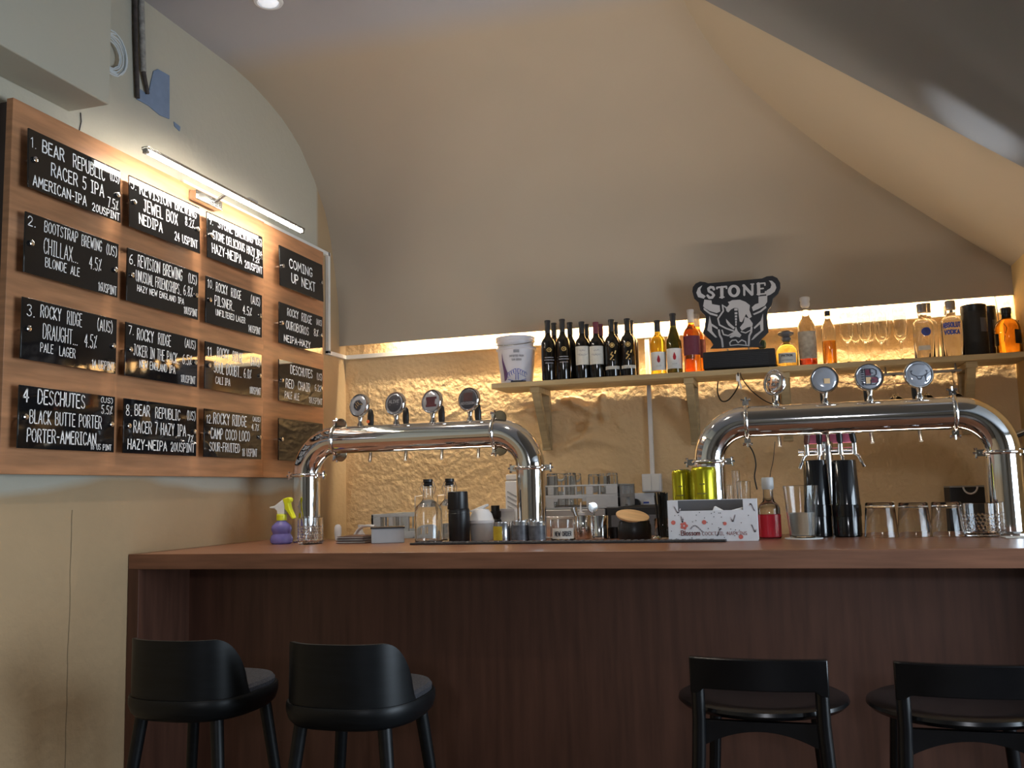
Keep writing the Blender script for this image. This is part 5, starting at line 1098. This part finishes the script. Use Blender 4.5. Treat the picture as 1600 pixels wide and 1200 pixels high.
# white appliance left of the tower leg
wm = thing('white_appliance', 'white appliance with grey top and side louvres behind the left tower leg', 'appliance', (-1.24, 4.2, BZ + .0006)); b0 = wm.location
zt = AT(800, 741, 4.1).z - b0.z
MB().box(AT(789, 760, 4.1).x - b0.x, -1.165 - b0.x, -.10, .18, 0, zt - .03).build('housing', M_white, wm, .006); MB().box(AT(790, 760, 4.1).x - b0.x, -1.167 - b0.x, -.098, .178, zt - .028, zt).build('top_cover', M_trunk, wm, .006)
mb = MB()
for k in range(5): mb.obox((AT(800, 760, 4.1).x - b0.x, -.102, zt - .09 - k * .022), (.05, .004, .006), Matrix.Rotation(.5, 3, 'Y'))
mb.build('louvres', M_greyplastic, wm)
# left low rack behind the swing bottles
rack(AT(587, 820, 4.05).x, AT(690, 820, 4.05).x, 4.0, 4.35, BZ + .0006, AT(625, 803, 4.0).z, 'low pale grey glass rack behind the card box and swing-top bottles')
# sockets on wall
so = thing('wall_socket', 'white wall socket pair with a black plug beneath the switch box', 'socket', (AT(1004, 782, WY).x, WY - .012, 1.175)); b0 = so.location
MB().box(-.055, .06, -.012, .009, 0, .085).build('plate', M_white, so, .003); MB().lathe([(.0001, 0), (.024, 0), (.024, .03), (.02, .034), (.0001, .034)], (-.028, -.012, .035), 20, Matrix.Rotation(PI / 2, 3, 'X')).build('black_plug', M_black, so)
MB().lathe([(.0001, 0), (.021, 0), (.021, .02), (.014, .028), (.0001, .03)], (.025, -.012, .030), 20, Matrix.Rotation(PI / 2, 3, 'X')).build('adapter', M_white, so)
MB().box(.012, .038, -.043, -.041, .036, .044).build('blue_mark', M_blueink, so)
# small second tap column behind the shakers
t = on_bar('tap_column', 'short steel column with four small taps behind the black shakers', 'tap column', 1301, 3.555); b0 = t.location; hc = AT(1300, 690, 3.555).z - b0.z
MB().lathe([(.04, 0), (.04, .006), (.018, .010), (.018, hc - .03), (.022, hc - .02), (.022, hc), (.0001, hc)], n=24).build('post', M_steel, t)
MB().tube([(-.10, 0, hc - .035), (.09, 0, hc - .035)], .013, 14).build('manifold', M_steel, t)
MB().box(-.075, .09, .0, .03, hc - .005, hc + .05).build('pink_badge', M_pink, t, .004)
for k, (px, m_, xs) in enumerate(((1261, M_brown, -1), (1281, M_black, -.3), (1314, M_black, .3), (1336, M_black, 1))):
    x = AT(px, 715, 3.53).x - b0.x
    mb = MB(); mb.tube([(x, -.0, hc - .035), (x, -.035, hc - .035)], .008, 10); mb.tube([(x, -.035, hc - .01), (x, -.035, hc - .048)], .0095, 10)
    mb.tube([(x, -.035, hc - .045), (x + xs * .012, -.04, hc - .055), (x + xs * .028, -.045, hc - .095)], .0062, 10); tp = mb.build('tap', M_chrome, t)
    MB().tube([(x, -.035, hc - .012), (x - xs * .002, -.035, hc + .0), (x - xs * .010, -.033, hc + .052)], [.006, .0105, .012], 12).build('tap_handle', m_, tp)
# black box with white hook at right
t = thing('black_case', 'black case with a white hook handle behind the upturned tumblers', 'case', (0, 4.15, BZ + .0006)); xl, xr = AT(1484, 770, 4.12).x, AT(1539, 770, 4.12).x; t.location.x = (xl + xr) / 2; hh = AT(1510, 759, 4.12).z - t.location.z
MB().box(-(xr - xl) / 2, (xr - xl) / 2, -.03, .12, 0, hh - .006).build('body', M_blackmatte, t, .003); MB().box(-(xr - xl) / 2, (xr - xl) / 2, -.031, .121, hh - .006, hh).build('lid_edge', M_greysteel, t, .001)
MB().tube([(.012 + .026 * math.cos(a), -.034, hh - .004 - .028 * math.sin(a)) for a in [PI * i / 10 for i in range(11)]], .0035, 8).build('hook', M_white, t)
# till screen at the right edge
t = thing('till_screen', 'tilted black till screen on a stand at the right edge behind the tower', 'screen', (.90, 3.78, BZ - .0)); t.location.z = BZ + .0006; t.location.y = 4.05; t.location.x = .875; b0 = t.location
MB().tube([(.03, .05, .0), (.03, .05, .40)], .018, 12).build('stand', M_black, t); MB().box(-.03, .07, -.0, .13, 0, .012).build('foot', M_black, t, .003)
MB().obox((.0, .03, .455), (.15, .20, .014), Matrix.Rotation(-.38, 3, 'Y')).build('screen_panel', M_black, t, .003)
MB().obox((.0, .03, .464), (.155, .205, .005), Matrix.Rotation(-.38, 3, 'Y')).build('rim', M_steel, t, .001)

# ================================================================== STOOLS
def stool_shell(label, loc, rz):
    t = thing('bar_stool', label, 'bar stool', loc, rz, 'shell-backed bar stools')
    SH = .745; A, B = .187, .195; N = 4.0
    def sup(a, k=1.0, n=2.7):
        c, s = math.cos(a), math.sin(a); return (math.copysign(abs(c) ** (2 / n), c) * A * k, math.copysign(abs(s) ** (2 / n), s) * B * k)
    mb = MB(); lv = [(.80, SH - .062), (.90, SH - .058), (.965, SH - .045), (1.0, SH - .022), (1.0, SH - .006), (.985, SH)]; n = 48; vs = []; fs = []
    for k, z in lv:
        for i in range(n): x, y = sup(2 * PI * i / n, k); vs.append((x, y, z))
    for j in range(len(lv) - 1):
        for i in range(n): fs.append((j * n + i, j * n + (i + 1) % n, (j + 1) * n + (i + 1) % n, (j + 1) * n + i))
    fs.append(tuple(range(n))[::-1]); fs.append(tuple((len(lv) - 1) * n + i for i in range(n))); mb.add(vs, fs); mb.build('seat_shell', M_stoolblack, t)
    mb = MB(); lv = [(.95, SH + .0005), (.955, SH + .012), (.92, SH + .021), (.80, SH + .026), (.4, SH + .024)]; vs = []; fs = []
    for k, z in lv:
        for i in range(n): x, y = sup(2 * PI * i / n, k); vs.append((x, y, z))
    for j in range(len(lv) - 1):
        for i in range(n): fs.append((j * n + i, j * n + (i + 1) % n, (j + 1) * n + (i + 1) % n, (j + 1) * n + i))
    fs.append(tuple((len(lv) - 1) * n + i for i in range(n))); fs.append(tuple(range(n))[::-1]); mb.add(vs, fs); mb.build('seat_cushion', M_felt, t)
    mb = MB(); nu, nv = 40, 12; vs = []; fs = []; a0 = math.radians(-90 - 82); a1 = math.radians(-90 + 82); HT = .158
    for side in (0, 1):
        for i in range(nu + 1):
            q = i / nu; a = a0 + (a1 - a0) * q; e = abs(2 * q - 1)
            ht = HT * (1 - max(0, (e - .50) / .50) ** 2.2) ** .62 if e < 1 else 0
            for j in range(nv + 1):
                v = j / nv; z = SH + .0 + ht * v; lean = .962 - .02 * v
                x, y = sup(a, lean - (.055 if side else 0)); y -= .006 * v
                vs.append((x, y, z))
    m1_ = nv + 1; off = (nu + 1) * m1_
    for i in range(nu):
        for j in range(nv):
            k = i * m1_ + j; fs.append((k, k + m1_, k + m1_ + 1, k + 1)); k += off; fs.append((k, k + 1, k + m1_ + 1, k + m1_))
        k = i * m1_ + nv; fs.append((k, k + m1_, k + m1_ + off, k + off)); k = i * m1_; fs.append((k, k + off, k + m1_ + off, k + m1_))
    mb.add(vs, fs); mb.build('backrest', M_stoolblack, t, sharp=60)
    for sx_, sy_ in ((-1, -1), (1, -1), (1, 1), (-1, 1)):
        MB().tube([(sx_ * .120, sy_ * .120, SH - .055), (sx_ * .200, sy_ * .195, 0)], [.0185, .012], 16).build('leg', M_stoolblack, t)
    mb = MB(); q = .163
    mb.tube([(-q, q - .004, .24), (q, q - .004, .24)], .009, 10); mb.tube([(-q, -q + .004, .24), (-q, q - .004, .24)], .009, 10); mb.tube([(q, -q + .004, .24), (q, q - .004, .24)], .009, 10)
    mb.build('footrest', M_stoolblack, t); return t
def place_shell(pxl, pxr, label, rz): 
    xl, xr = AT(pxl, 1060, 2.2).x, AT(pxr, 1060, 2.2).x; return stool_shell(label, ((xl + xr) / 2 - .062, 2.2 + .19, 0), rz)
s1 = place_shell(198, 378, 'black shell-backed bar stool nearest the left wall', 0.0)
xl, xr = AT(447, 1060, 2.2).x, AT(640, 1060, 2.2).x
s2 = dup(s1, ((xl + xr) / 2 - .048, 2.39, 0), 'black shell-backed bar stool second from the left wall', 0.0)
def stool_open(label, loc, rz):
    t = thing('bar_stool', label, 'bar stool', loc, rz, 'open-backed bar stools'); SH = .762; R = .208
    MB().lathe([(.0001, SH - .026), (R * .80, SH - .026), (R * .95, SH - .020), (R, SH - .010), (R * .99, SH - .002), (R * .93, SH + .004), (R * .6, SH - .004), (.0001, SH - .008)], n=56).build('seat', M_stoolgloss, t)
    hw = .156
    mb = MB(); pts = []; n = 20; vs = []; fs = []
    for side in (0, .020):
        for i in range(n + 1):
            q = -1 + 2 * i / n; y = -.200 - .022 * (1 - q * q) + side
            top = .884; bot = .812 - .006 * (1 - q * q) * 0 + .012 * (1 - abs(q)) * 0 - (.0 if abs(q) < .86 else .012)
            vs += [(q * hw, y, bot), (q * hw, y - .006, top)]
    for i in range(n):
        k = 2 * i; o_ = 2 * (n + 1)
        fs += [(k, k + 2, k + 3, k + 1), (o_ + k, o_ + k + 1, o_ + k + 3, o_ + k + 2), (k + 1, k + 3, o_ + k + 3, o_ + k + 1), (k, o_ + k, o_ + k + 2, k + 2)]
    o_ = 2 * (n + 1); fs += [(0, 1, o_ + 1, o_), (2 * n, o_ + 2 * n, o_ + 2 * n + 1, 2 * n + 1)]; mb.add(vs, fs); mb.build('back_rail', M_stoolgloss, t, .003)
    for s in (-1, 1):
        mb = MB(); mb.tube([(s * (hw - .016), -.188, .835), (s * (hw - .016), -.187, .74), (s * (hw - .012), -.186, .66), (s * (hw + .030), -.215, .0)], [.0155, .016, .0165, .012], 16); mb.build('leg', M_stoolgloss, t)
        mb = MB(); mb.tube([(s * .125, .135, SH - .024), (s * .175, .185, 0)], [.0165, .012], 16); mb.build('leg', M_stoolgloss, t)
    mb = MB(); q = hw - .028
    top = [(x / 10 * q, -.186, SH - .026) for x in range(10, -11, -1)]; bot = [(x / 10 * q, -.186, SH - .082 + .034 * (1 - (x / 10) ** 2)) for x in range(-10, 11)]
    mb.prism(bot + top, (0, .018, 0)); mb.build('arched_apron', M_stoolgloss, t, .001)
    mb = MB(); mb.prism([(-q * .9, .125, SH - .026), (-q * .9, .125, SH - .07), (q * .9, .125, SH - .07), (q * .9, .125, SH - .026)], (0, .016, 0)); mb.build('front_apron', M_stoolgloss, t)
    mb = MB(); mb.tube([(-.165, .164, .22), (.165, .164, .22)], .009, 10); mb.build('footrest', M_stoolgloss, t); return t
YB = 2.27; xl, xr = AT(1075, 1050, YB).x, AT(1296, 1050, YB).x
s3 = stool_open('black open-backed bar stool with round seat, second from the right', ((xl + xr) / 2, YB + .21, 0), 0.0)
xl4 = AT(1402, 1050, YB).x
s4 = dup(s3, (xl4 + .15, YB + .21, 0), 'black open-backed bar stool cut off by the right edge of the photo', 0.0)
